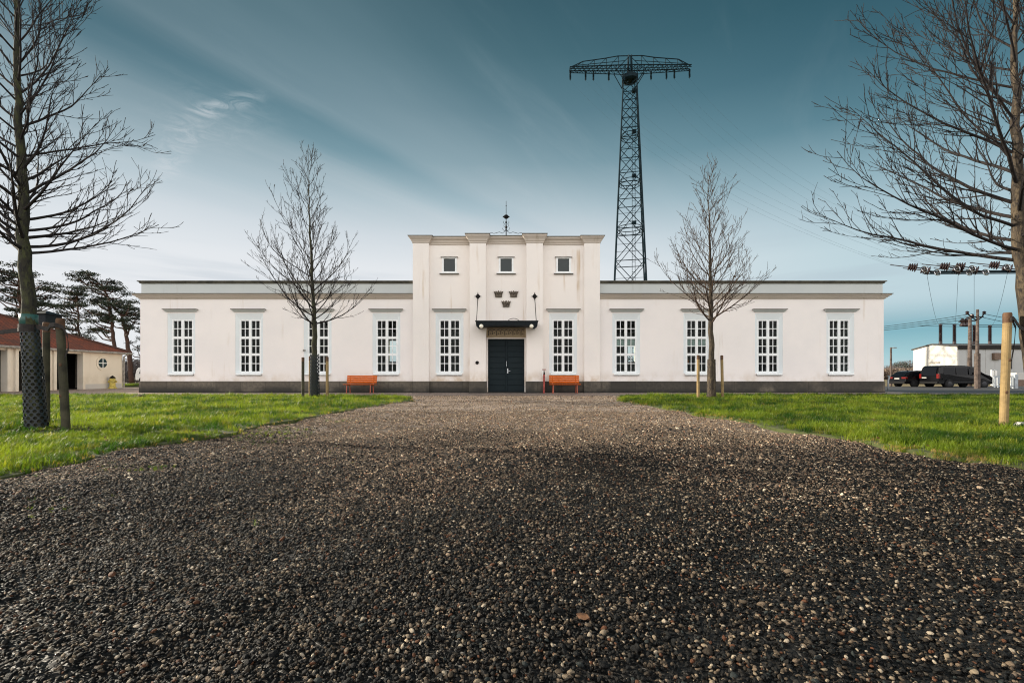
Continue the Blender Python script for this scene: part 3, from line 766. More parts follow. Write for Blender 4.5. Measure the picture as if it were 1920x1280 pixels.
# door reveal
Yd = YC+.28
m = MB()
m.box(xa, dx0+.0, YC, YC+.5, -.02, zf1+.019); m.build('door_jamb', 'tower_plaster', B)
MB().box(dx1, xb, YC, YC+.5, -.02, zf1+.019).build('door_jamb', 'tower_plaster', B)
FR = MB().box(dx0, dx1, YC+.06, YC+.5, zf0+.03, zf1+.018).build('frieze', 'frieze_plaster', B)
m = MB()   # carved relief on the frieze: a band of little arches and tassels
n = 9; wcell = (dx1-dx0-.14)/n
for k in range(n):
    x0 = dx0+.07+k*wcell; xm = x0+wcell/2; zb = zf0+.12; zt = zf1-.06
    m.box(x0+.015, x0+.05, YC+.035, YC+.06, zb+(.06 if k % 2 else .0), zt-.05)
    m.tube([(x0+wcell*.2, YC+.05, zt-.10), (x0+wcell*.35, YC+.045, zt-.035), (x0+wcell*.65, YC+.045, zt-.02), (x0+wcell*.9, YC+.05, zt-.08)], .016, 6)
    m.ball((xm+.02, YC+.045, zb+.10+(.05 if k % 2 else 0)), .028, 8, 6)
m.box(dx0+.04, dx1-.04, YC+.03, YC+.06, zt+.0, zt+.03)
m.build('frieze_relief', 'stone_relief', FR)
MB().box(dx0, dx0+.07, YC+.10, Yd+.05, 0, zf0+.03).box(dx1-.07, dx1, YC+.10, Yd+.05, 0, zf0+.03).box(dx0+.07, dx1-.07, YC+.10, Yd+.05, zf0-.03, zf0+.028).build('door_frame', 'tower_plaster', B)
MB().box(dx0-.02, dx1+.02, YC-.30, Yd+.1, -.03, .035).build('door_step', 'plinth_stone', B)
dxa, dxb = dx0+.07, dx1-.07; dm = (dxa+dxb)/2; dzt = zf0-.03
for s, a, b in ((-1, dxa, dm-.004), (1, dm+.004, dxb)):
    m = MB(); m.box(a, b, Yd, Yd+.06, .04, dzt)
    for k in range(9):
        z0 = .10+k*(dzt-.16)/9
        m.rings([[(a+.05, Yd-.001, z0), (b-.05, Yd-.001, z0), (b-.05, Yd-.001, z0+.26), (a+.05, Yd-.001, z0+.26)],
                 [(a+.06, Yd-.02, z0+.012), (b-.06, Yd-.02, z0+.012), (b-.06, Yd-.02, z0+.248), (a+.06, Yd-.02, z0+.248)]])
    if s > 0: m.box(a-.03, a+.03, Yd-.035, Yd-.001, .05, dzt-.01)
    d = m.build('door', 'door_paint', B)
    for zz in (.45, 1.9):
        xh = a if s < 0 else b
        MB().box(xh-.03, xh+.03, Yd-.045, Yd-.0225, zz, zz+.14).build('hinge', 'iron', d)
    if s > 0:
        MB().box(a+.045, a+.10, Yd-.04, Yd-.021, .98, 1.22).tube([(a+.07, Yd-.04, 1.10), (a+.07, Yd-.09, 1.10), (a+.20, Yd-.09, 1.085)], .013, 8).build('handle', 'chrome', d)
        MB().tube([(a+.01, Yd-.03, 1.30), (a+.01, Yd-.075, 1.34), (a+.01, Yd-.075, 1.58), (a+.01, Yd-.03, 1.62)], .012, 8).build('pull_bar', 'chrome', d)
# pilasters
for i, (a, b, Yp) in enumerate(PIL):
    x0, x1 = XR(a, b, Yp)
    ztp = Z(440 if i in (1, 2) else 443.5, Yp) 
    zc0 = Z(455.5 if i in (1, 2) else 455.5, Yp)
    yb = YS+.1 if i in (0, 3) else YC+.1
    if i in (0, 3): yb = YW+.6
    p = MB().box(x0, x1, Yp, yb, ZP, zc0+.02).build('pilaster', 'tower_plaster', B)
    h = ztp-zc0
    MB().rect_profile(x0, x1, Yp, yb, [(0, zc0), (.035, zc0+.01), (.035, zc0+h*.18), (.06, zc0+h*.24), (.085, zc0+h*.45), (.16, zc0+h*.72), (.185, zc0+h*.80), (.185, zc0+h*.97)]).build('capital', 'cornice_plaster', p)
    MB().rect_profile(x0, x1, Yp, yb, [(.215, zc0+h*.965), (.22, zc0+h*1.04), (.0, zc0+h*1.10)]).build('capital_flashing', 'metal_edge', p)
    MB().box(x0-.025, x1+.025, Yp-.04, yb, -.03, ZP).build('pilaster_base', 'plinth_stone', p)
# bay cornices and body of the block
for a, b, Yp in ((804, 880.5, YS), (911, 987, YC), (1018, 1095.5, YS)):
    x0, x1 = X(a, 22.6)-.1, X(b, 22.6)+.1
    zt = Z(442.5, 22.66); z0 = zt-.39; h = .36
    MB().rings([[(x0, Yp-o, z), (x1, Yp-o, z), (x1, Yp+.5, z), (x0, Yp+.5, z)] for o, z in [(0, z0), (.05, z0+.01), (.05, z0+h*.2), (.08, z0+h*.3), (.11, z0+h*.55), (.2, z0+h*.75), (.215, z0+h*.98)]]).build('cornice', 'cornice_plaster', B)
    MB().rings([[(x0, Yp-o, z), (x1, Yp-o, z), (x1, Yp+.5, z), (x0, Yp+.5, z)] for o, z in [(.24, z0+h*.97), (.245, z0+h*1.06), (.0, z0+h*1.12)]]).build('flashing', 'metal_edge', B)
m = MB(); x0, x1 = TX0+.02, TX1-.02
zb = Z(443, 22.66)-.12
m.box(x0, x0+.35, YW+.601, TB, ZC0, zb); m.box(x1-.35, x1, YW+.601, TB, ZC0, zb); m.box(x0+.35, x1-.35, TB-.35, TB, ZC0, zb)
m.build('tower_wall', 'tower_plaster', B)
MB().box(x0+.1, x1-.1, YS+.42, TB-.1, zb-.05, zb+.08).build('roof', 'roof_felt', B)
MB().rect_profile(x0, x1, YW+1, TB, [(0, zb-.25), (.1, zb-.2), (.22, zb), (.22, zb+.07)]).build('cornice', 'cornice_plaster', B)
# lesser crown emblems
def crown(px, py):
    Y = YC; x, z = X(px, Y), Z(py, Y); m = MB(); k = .30
    poly = [(-.66, -.5), (.66, -.5), (.72, -.1), (.98, .5), (.62, .35), (.5, .58), (.28, .3), (0, .62), (-.28, .3), (-.5, .58), (-.62, .35), (-.98, .5), (-.72, -.1)]
    m.prism([(x+a*k*.82, z+b*k*.98) for a, b in poly], Y-.07, Y)
    for a in (-.42, 0, .42): m.ball((x+a*k, Y-.07, z+.02), .045, 8, 6)
    m.box(x-.62*k*.82, x+.62*k*.82, Y-.09, Y-.072, z-.14, z-.10)
    m.build('crown_emblem', 'stone_relief', B)
for a in ((934.7, 551.5), (963, 551.5), (949, 569.8)): crown(*a)
# canopy
Yc0 = YP2-.95
cx0, cx1 = X(893, Yc0), X(1007.5, Yc0)
czt, czb = Z(601.5, Yc0), Z(611, Yc0)
m = MB()
m.rings([[(cx0, Yc0, czt-.27+.04), (cx1, Yc0, czt-.27+.04), (cx1, YP2, czt-.27+.04), (cx0, YP2, czt-.27+.04)], [(cx0-.03, Yc0-.03, czt-.02), (cx1+.03, Yc0-.03, czt-.02), (cx1+.03, YP2, czt-.02), (cx0-.03, YP2, czt-.02)]])
m.box(cx0-.05, cx1+.05, Yc0-.05, YP2, czt-.019, czt+.012)
for xx in (cx0, cx1):   # hanging ears at both ends
    s = 1 if xx == cx0 else -1
    m.prism([(xx, czt-.24), (xx+s*.42, czt-.24), (xx+s*.30, czt-.36), (xx+s*.12, czt-.37)], Yc0, Yc0+.12)
CN = m.build('canopy', 'dark_metal', B)
MB().tube([(X(949, Yc0)+.35+.28*cos(a), Yc0+.6, czt+.02+.17*sin(a)) for a in [pi*k/12 for k in range(13)]], .02, 6).build('canopy_trim', 'hood_metal', CN)
for px0, px1 in ((896, 893.5), (1002.5, 1005.5)):
    a = P(px0, 555.5, YP2-.02); b = (X(px1, Yc0+.15), Yc0+.15, czt)
    MB().bar(a, b, .016, 6).build('tie_rod', 'iron', CN)
    x, y, z = a
    MB().rings([[(x, y-.005, z-.15), (x+.13, y-.005, z), (x, y-.005, z+.15), (x-.13, y-.005, z)], [(x, y+.02, z-.15), (x+.13, y+.02, z), (x, y+.02, z+.15), (x-.13, y+.02, z)]]).ball((x, y-.02, z), .05).bar((x-.17, y, z), (x+.17, y, z), .012, 5).bar((x, y, z-.2), (x, y, z+.2), .012, 5).build('rod_anchor', 'iron', CN)
for px in (902.5, 996.5):
    p = P(px, 611.5, Yc0-.08)
    l = MB().ball(p, .10, 16, 10).build('globe_lamp', 'lamp_glass', CN, smooth=True)
    MB().tube([(p[0], p[1]+.05, p[2]), (p[0], Yc0+.02, p[2]+.0)], .05, 8).build('lamp_holder', 'dark_metal', l)
# round wall fitting left of the door
p = P(894.7, 679.7, YP2)
MB().rings([[(p[0]+r*cos(a), y, p[2]+r*sin(a)) for a in [2*pi*k/20 for k in range(20)]] for r, y in ((.085, YP2+.01), (.085, YP2-.03), (.06, YP2-.05), (.03, YP2-.05), (.02, YP2-.07))]).build('bell', 'iron', B)
# finial on the entrance block
fx, fy, fz0 = X(949, 24.5), 24.5, Z(441, 24.5)
fb = Z(443, 22.66)-.1
m = MB(); m.tube([(fx, fy, fb-.1), (fx, fy, Z(377, fy))], [.035, .012], 8)
k = fy/F
m.ball((fx, fy, Z(406.5, fy)), 4.2*k, 16, 10, (1.1, 1.1, .95)); m.lathe((fx, fy, Z(406.5, fy)), [(.17, -.012), (.19, 0), (.17, .012)], 16)
m.ball((fx, fy, Z(417, fy)), .055); m.ball((fx, fy, Z(426, fy)), .06, sc=(1, 1, 1.6)); m.ball((fx, fy, Z(386, fy)), .03)
for s in (-1, 1):
    for zz, r in ((418, .16), (424, .13), (430, .2)):
        z = Z(zz, fy); m.tube([(fx, fy, z-.10), (fx+s*r*.6, fy, z-.06), (fx+s*r, fy, z+.03), (fx+s*r*.8, fy, z+.10)], .010, 5)
    pts = [(fx, fy, Z(428, fy)), (fx+s*.08, fy, Z(434, fy)), (fx+s*.20, fy, Z(437.5, fy)), (fx+s*.36, fy, Z(435, fy)), (fx+s*.5, fy, Z(436.5, fy)), (fx+s*.66, fy, Z(438, fy)), (fx+s*.8, fy, Z(436, fy)), (fx+s*.95, fy, Z(440, fy)), (fx+s*.98, fy, fb)]
    m.tube(pts, .013, 5)
m.build('finial', 'iron', B)
# little floodlight by the third window
p = P(571.8, 657, YW)
MB().box(p[0]-.05, p[0]+.05, YW-.13, YW-.04, p[2]-.04, p[2]+.05).bar((p[0], YW-.05, p[2]), (p[0], YW, p[2]), .015).build('floodlight', 'hood_metal', B)

# orange shade seen through the second window right of the entrance
yy = YW+.75
c = (X(1296.5, YW)+.0, yy, Z(678, yy))
L_ = thing('floor_lamp', 'floor lamp with round orange shade behind the window beside the right lawn tree', 'lamp', (c[0], c[1], .12))
MB().ball(c, .15, 16, 10).build('lamp_shade', 'orange_shade', L_, smooth=True)
MB().bar((c[0], yy, .13), (c[0], yy, c[2]-.14), .015, 8).lathe((c[0], yy, .12), [(.13, 0), (.13, .02), (.02, .03)]).build('stand', 'red_paint', L_)

# ------------------------------------------------------------------ benches
def make_bench(x, label):
    y = 22.05; L = 1.5; b = thing('park_bench', label, 'bench', (x, y, 0), 'orange benches against the plinth')
    m = MB()
    for k in range(4): m.box(x-L/2, x+L/2, y-.23+k*.115, y-.135+k*.115, .425-.006*k, .455-.006*k)
    m.build('seat', 'bench_wood', b, bevel=.005)
    m = MB()
    for k in range(4):
        z = .50+k*.095; yy_ = y+.245+.025*k
        m.box(x-L/2+.015, x+L/2-.015, yy_, yy_+.028, z, z+.084)
    m.build('backrest', 'bench_wood', b, bevel=.005)
    for s in (-1, 1):
        xx = x+s*(L/2-.18)
        m = MB(); m.tube([(xx, y-.25, .0), (xx, y-.2, .40)], .024, 8); m.tube([(xx, y+.27, 0), (xx, y+.2, .40)], .024, 8); m.tube([(xx, y-.2, .40), (xx, y+.24, .395), (xx, y+.365, .87)], .02, 8)
        m.build('leg', 'bench_leg', b)
    return b
make_bench(X(675, 22.05), 'orange slatted bench under the window left of the entrance block')
make_bench(X(1059, 22.05), 'orange slatted bench right of the dark entrance door')
# slim red post with a small white top piece
x = X(1020, 22.15); y = 22.15
t_ = thing('red_post', 'slim red metal post standing between the entrance door and the bench', 'post', (x, y, 0))
MB().box(x-.045, x+.045, y-.03, y+.03, 0, .95).build('post', 'red_paint', t_, bevel=.005)
m = MB(); m.rings([[(x-.03, y-.035, .92), (x+.05, y-.035, .92), (x+.05, y-.04, .95), (x-.03, y-.04, .95)], [(x-.01, y-.035, 1.13), (x+.01, y-.035, 1.13), (x+.01, y-.04, 1.13), (x-.01, y-.04, 1.13)]])
m.build('pointed_top', 'iron', t_)
MB().box(x-.10, x-.045, y-.03, y+.02, .86, 1.12).build('white_flap', 'white_paint', t_)
MB().box(x-.09, x+.09, y-.03, y+.03, 1.135, 1.175).build('cross_bar', 'red_paint', t_)

# ------------------------------------------------------------------ trees
def branch_path(r, p, d, L, n, up, wob):
    pts = [p.copy()]; d = d.normalized()
    for i in range(n):
        d = (d+Vector((r.gauss(0, wob), r.gauss(0, wob), r.gauss(0, wob)+up))).normalized()
        p = p+d*(L/n); pts.append(p.copy())
    return pts
def bare_tree(x, y, label, seed, top, fork, reach, r0, trunk_pts, mats, tw, nprim=38, dens=1.0, az_bias=None, ta=(1.35, 1.0), ang0=70, up=.07):
    r = random.Random(seed)
    t_ = thing('bare_tree', label, 'tree', (x, y, 0), 'leafless young trees on the lawns')
    m = MB()
    tp = [Vector(p) for p in trunk_pts]
    # resample trunk finely
    def at(z):
        for a, b in zip(tp, tp[1:]):
            if z <= b.z or b is tp[-1]:
                f = (z-a.z)/(b.z-a.z); return a.lerp(b, f)
    zs = gridpts(0, top, .25)
    def rad(z): return max(.006, r0*(1-.30*min(1, z/fork))*(1 if z < fork else max(.04, 1-(z-fork)/(top-fork)))**1.25+(.04*r0/.16 if z < .15 else 0)) 
    pts = [at(z)+Vector((r.uniform(-.02, .02), r.uniform(-.02, .02), 0))*(1 if z > .3 else 0) for z in zs]
    m.tube(pts, [rad(z) for z in zs], 12)
    m.build('trunk', mats[0], t_, smooth=True)
    m = MB(); ga = r.uniform(0, 6)
    for i in range(nprim):
        f = (i+r.uniform(-.3, .3))/nprim; f = min(max(f, 0), .97)
        z = fork-.05+(top-fork-.4)*f**1.35
        p = at(z); ga += 2.39996+r.uniform(-.3, .3)
        ang = radians(ang0-(ang0-28)*f+r.uniform(-9, 9))
        d = Vector((cos(ga)*sin(ang), sin(ga)*sin(ang), cos(ang)))
        L = reach*(ta[0]-ta[1]*f)*r.uniform(.75, 1.12)*(1 if f > .1 else .9)
        if az_bias: L *= az_bias(ga)
        n = 12; pts = branch_path(r, p, d, L, n, up, .06)
        rb = rad(z)*r.uniform(.28, .40)
        rb = max(rb, tw*1.8)
        rr = [max(tw, rb*(1-k/n)**.8) for k in range(n+1)]
        m.tube(pts, rr, 6, False)
        ns = int(L*9.0*dens)
        for j in range(ns):
            q = .12+.86*(j+r.random())/ns; k = min(n-1, int(q*n)); pp = pts[k].lerp(pts[k+1], q*n-k)
            dd = (pts[k+1]-pts[k]).normalized(); ax = Vector((r.gauss(0, 1), r.gauss(0, 1), r.gauss(0, 1))).normalized()
            side = dd.cross(ax).normalized(); d2 = dd*r.uniform(.8, 1.2)+side*r.uniform(.5, .9)+Vector((0, 0, .12))
            L2 = L*r.uniform(.16, .48)*(1.05-.65*q)+.16
            n2 = 5; p2 = branch_path(r, pp, d2, L2, n2, .09, .09)
            r2 = max(tw*1.15, rr[k]*.5)
            m.tube(p2, [max(tw*.8, r2*(1-a/n2)) for a in range(n2+1)], 5, False)
            n3 = int(L2*12*dens)
            for _ in range(n3):
                q3 = r.uniform(.15, .98); k3 = min(n2-1, int(q3*n2)); p3 = p2[k3].lerp(p2[k3+1], q3*n2-k3)
                d3 = (p2[k3+1]-p2[k3]).normalized()+Vector((r.gauss(0, .42), r.gauss(0, .42), r.gauss(0, .35)+.2))
                L3 = r.uniform(.05, .22)
                pp3 = branch_path(r, p3, d3, L3, 2, .08, .12)
                m.tube(pp3, [tw*.85, tw*.75, tw*1.0 if r.random() < .5 else tw*.5], 4, False)
    m.build('branches', mats[1], t_, smooth=True)
    return t_

def tree_guard(x, y, r0, r1, z0, z1, label, lean=(0, 0), n=12, pitch=.55, tw=.007):
    g = thing('tree_guard', label, 'tree guard', (x, y, 0), 'plastic mesh guards round the tree trunks')
    m = MB(); ch = pitch; rows = int((z1-z0)/ch*2)-1
    def pt(u, z):
        f = min(1, max(0, (z-z0)/(z1-z0))); a = 2*pi*u/n; rr = (r0+(r1-r0)*f)*(1+.03*sin(3*a+z*5)); return (x+lean[0]*z+rr*cos(a), y+lean[1]*z+rr*sin(a), z)
    for j in range(rows):
        zc_ = z0+ch*.5*(j+1)
        for k in range(n):
            uc = k+(.5 if j % 2 else 0); out = []; inn = []
            for q in range(12):
                a = 2*pi*q/12; c_, s_ = cos(a), sin(a); dd = 1/(abs(c_)+abs(s_)); out.append(pt(uc+.5*dd*c_, zc_+ch*.5*dd*s_)); inn.append(pt(uc+.31*c_, zc_+ch*.25*s_))
            m.rings([out, inn], False, False)
    o = m.build('mesh_sleeve', 'guard_plastic', g); so_ = o.modifiers.new('solid', 'SOLIDIFY'); so_.thickness = tw
    return g
def stake(x, y, h, r, label, mat='timber_post', lean=(0, 0), group='timber stakes supporting the trees', capmat='timber_post_top'):
    s = thing('tree_stake', label, 'stake', (x, y, 0), group)
    n = 6; pts = [(x+lean[0]*h*k/n, y+lean[1]*h*k/n, -.1+(h+.0)*k/n+(.1 if k == n else 0)) for k in range(n+1)]
    pts[-1] = (x+lean[0]*h, y+lean[1]*h, h-.16)
    MB().tube(pts, r, 16).build('shaft', mat, s, smooth=False)
    MB().tube([(x+lean[0]*h, y+lean[1]*h, h-.159), (x+lean[0]*h, y+lean[1]*h, h-.02), (x+lean[0]*h, y+lean[1]*h, h)], [r*1.02, r*1.02, r*.86], 16).build('stake_head', capmat, s)
    if r > .0505:
        for zz, an in ((h*.33, -1.9), (h*.60, -1.4)):
            px_, py_ = x+lean[0]*zz+r*.93*cos(an), y+lean[1]*zz+r*.93*sin(an); MB().ball((px_, py_, zz), .022, 10, 6, (1, .5, 1.3)).build('knot', 'timber_post_top', s)
    return s
def strap(pts, label, w_=.022, group='rubber straps between trees and stakes'):
    m = MB(); ps = [Vector(p) for p in pts]; rs = []
    for i, p in enumerate(ps):
        d = (ps[min(i+1, len(ps)-1)]-ps[max(i-1, 0)]).normalized(); s = d.cross(Vector((0, 0, 1))).normalized()
        rs.append([tuple(p+s*.006+Vector((0, 0, w_))), tuple(p+s*.006-Vector((0, 0, w_))), tuple(p-s*.006-Vector((0, 0, w_))), tuple(p-s*.006+Vector((0, 0, w_)))])
    m.rings(rs); return tag(m.build('rubber_strap', 'rubber'), label, 'strap', group)
def ring_pts(c, r, n=20, a0=0): return [(c[0]+r*cos(a0+2*pi*k/n), c[1]+r*sin(a0+2*pi*k/n), c[2]) for k in range(n+1)]

# near left tree
YL = 6.85
tp = [P(70, 812, YL)[:2]+(0,), P(55, 600, YL), P(44, 450, YL), P(40, 330, YL), P(27, 0, YL), (X(24, YL), YL, 9.6)]
def biasL(a): return 1.0+.12*cos(a)
bare_tree(tp[0][0], YL, 'large leafless tree at the left edge, its trunk wrapped in dark mesh', 3, 9.4, 2.75, 1.72, .108, tp, ('bark_green', 'twig_dark'), .0040, 70, .9, biasL, (1.12, .36), 76, .062)
lx = (tp[1][0]-tp[0][0])/tp[1][2]
tree_guard(tp[0][0], YL, .130, .098, .03, 1.66, 'dark plastic mesh sleeve round the trunk of the near left tree', (lx, 0), 11, .10, .008)
c = P(54, 597, YL)
MB_ = MB(); MB_.lathe(c, [(.103, -.10), (.105, .06)], 20); tag(MB_.build('green_tape', 'green_tape', smooth=True), 'green band wrapped round the trunk at the left edge above the strap', 'tape', 'green bands on the near trunks')
sxl = X(125, 6.7)
stake(sxl, 6.7, 1.70, .051, 'greenish timber stake just right of the near left trunk', 'timber_post_green', (-.055, 0))
stake(X(87, 7.35), 7.35, 1.72, .045, 'timber stake mostly hidden behind the near left trunk', 'timber_post_green', (0, 0))
stake(-8.7, 6.9, 1.72, .05, 'timber stake outside the left frame edge tied to the near left tree', 'timber_post_green', (.02, 0))
zt = P(0, 616, YL)[2]
sc_ = P(55, 615, YL)
strap([(sc_[0]+.112*cos(a), YL+.112*sin(a), zt+.03) for a in [radians(200+k*14) for k in range(12)]]+[(X(100, 6.8), 6.72, zt-.02), (sxl-.09-.075, 6.63, zt+.03), (sxl-.09, 6.612, zt+.035), (sxl-.015, 6.66, zt-.0), (sxl+.02, 6.69, zt-.12), (sxl+.03, 6.70, zt-.30), (sxl-.01, 6.68, zt-.44)], 'dark rubber strap from the near left trunk to the greenish stake', .03)
strap([(sc_[0]+.115*cos(a), YL+.115*sin(a), zt-.02) for a in [radians(-20-k*14) for k in range(12)]]+[(sc_[0]-.5, 6.9, zt-.05), (-8.6, 6.9, zt-.02)], 'dark rubber strap running left from the near left trunk out of frame', .03)

# near right tree
YR = 7.0
rx = X(1948, YR)
tp = [(rx, YR, 0), P(1934, 650, YR), P(1912, 440, YR), P(1907, 330, YR), P(1903, 0, YR), (X(1900, YR), YR, 9.6)]
def biasR(a): return 1.0+.42*max(0, -cos(a))
bare_tree(rx, YR, 'large leafless tree at the right edge with mottled lit trunk', 8, 9.4, 2.62, 2.32, .125, tp, ('bark_brown', 'twig_dark'), .0045, 62, .85, biasR, (1.2, .38), 77, .06)
c = P(1935, 600, YR)
MB_ = MB(); MB_.lathe(c, [(.122, -.22), (.120, .14)], 20); tag(MB_.build('green_tape', 'green_tape', smooth=True), 'green band wrapped round the trunk at the right edge', 'tape', 'green bands on the near trunks')
sxr = X(1881, 7.02)
stake(sxr, 7.02, 1.83, .053, 'thick pale timber stake at the right edge of the photo', 'timber_post', (.035, 0))
zt = 1.76
strap([(X(1935, YR)+.13*cos(a), YR+.13*sin(a), 1.52) for a in [radians(-20-k*13) for k in range(11)]]+[(sxr+.20, 6.97, 1.60), (sxr+.13, 6.98, 1.72), (sxr+.07, 6.95, 1.74), (sxr+.02, 6.93, 1.72)], 'rubber strap from the right-edge trunk to the pale stake', .028)
strap([(sxr+.10, 6.99, 1.73), (sxr+.17, 7.0, 1.60), (sxr+.15, 7.0, 1.35), (sxr+.10, 6.99, 1.12), (sxr+.075, 6.97, .98)], 'loose strap end hanging down beside the pale stake', .02)

# far pair
YM = 16.7
fx_ = X(590, YM)
tp = [(fx_, YM, 0), (X(589, YM), YM, 3.0), (X(580, YM), YM, 6.5), (X(578, YM), YM, 9.6)]
bare_tree(fx_, YM, 'leafless tree standing on the left lawn in front of the left wing', 21, 9.35, 2.75, 2.15, .115, tp, ('bark_green', 'twig_dark'), .0058, 46, .62, lambda a: 1.0-.12*cos(a), (1.55, 1.2), 70, .085)
tree_guard(fx_, YM, .165, .15, .03, 1.7, 'dark green mesh sleeve on the left lawn tree before the wing', (0, 0), 10, .13, .012)
stake(X(568, 16.4), 16.4, 1.52, .05, 'leftmost of the three stakes round the left lawn tree', 'timber_post_green', (0, 0))
stake(X(581.5, 17.0), 17.0, 1.58, .05, 'middle stake close beside the green-sleeved trunk', 'timber_post', (0, 0))
stake(X(613.5, 16.5), 16.5, 1.54, .05, 'rightmost of the three stakes round the left lawn tree', 'timber_post', (0, 0))
gx_ = X(1334, YM)
tp = [(gx_, YM, 0), (X(1333, YM), YM, 2.9), (X(1331, YM), YM, 5.5), (X(1326, YM), YM, 8.9)]
bare_tree(gx_, YM, 'leafless tree standing on the right lawn in front of the right wing', 35, 8.65, 2.8, 2.05, .12, tp, ('bark_brown', 'twig_brown'), .0058, 46, .62, None, (1.5, 1.12), 70, .085)
stake(X(1309, 16.4), 16.4, 1.60, .05, 'pale stake on the left of the right lawn tree', 'timber_post', (0, 0))
stake(X(1355, 16.6), 16.6, 1.60, .05, 'pale stake on the right of the right lawn tree', 'timber_post', (-.02, 0))
g = thing('tree_guard', 'smooth brownish sleeve on the lower trunk of the right lawn tree', 'tree guard', (gx_, YM, 0), 'plastic mesh guards round the tree trunks')
MB().lathe((gx_-.0, YM, 0), [(.185, .01), (.175, .12), (.155, .2), (.14, 1.45), (.138, 1.46)], 16).build('sleeve', 'bark_brown', g, smooth=True)

# bare soil with chips round the tree feet
def soil_patch(x, y, r, seed):
    q = random.Random(seed); n = 28
    ring = [(x+r*(1+q.uniform(-.25, .25))*cos(2*pi*k/n), y+r*.7*(1+q.uniform(-.25, .25))*sin(2*pi*k/n), .046) for k in range(n)]
    m = MB(); m.rings([ring, [(x+(a-x)*.6, y+(b-y)*.6, .062) for a, b, _ in ring]], False, True)
    for _ in range(90):
        a = q.uniform(0, 6.28); rr = r*q.uniform(.1, 1.2); px_, py_ = x+rr*cos(a), y+rr*.75*sin(a); L = q.uniform(.02, .06); b = q.uniform(0, 3.14)
        m.bar((px_-L*cos(b), py_-L*sin(b), .062), (px_+L*cos(b), py_+L*sin(b), .075), .005, 4)
    o = m.build('soil', 'soil'); o['kind'] = 'stuff'
soil_patch(-6.9, 6.75, .62, 1); soil_patch(7.75, 7.0, .55, 2); soil_patch(fx_, YM-.05, .45, 3); soil_patch(gx_, YM-.05, .4, 4)

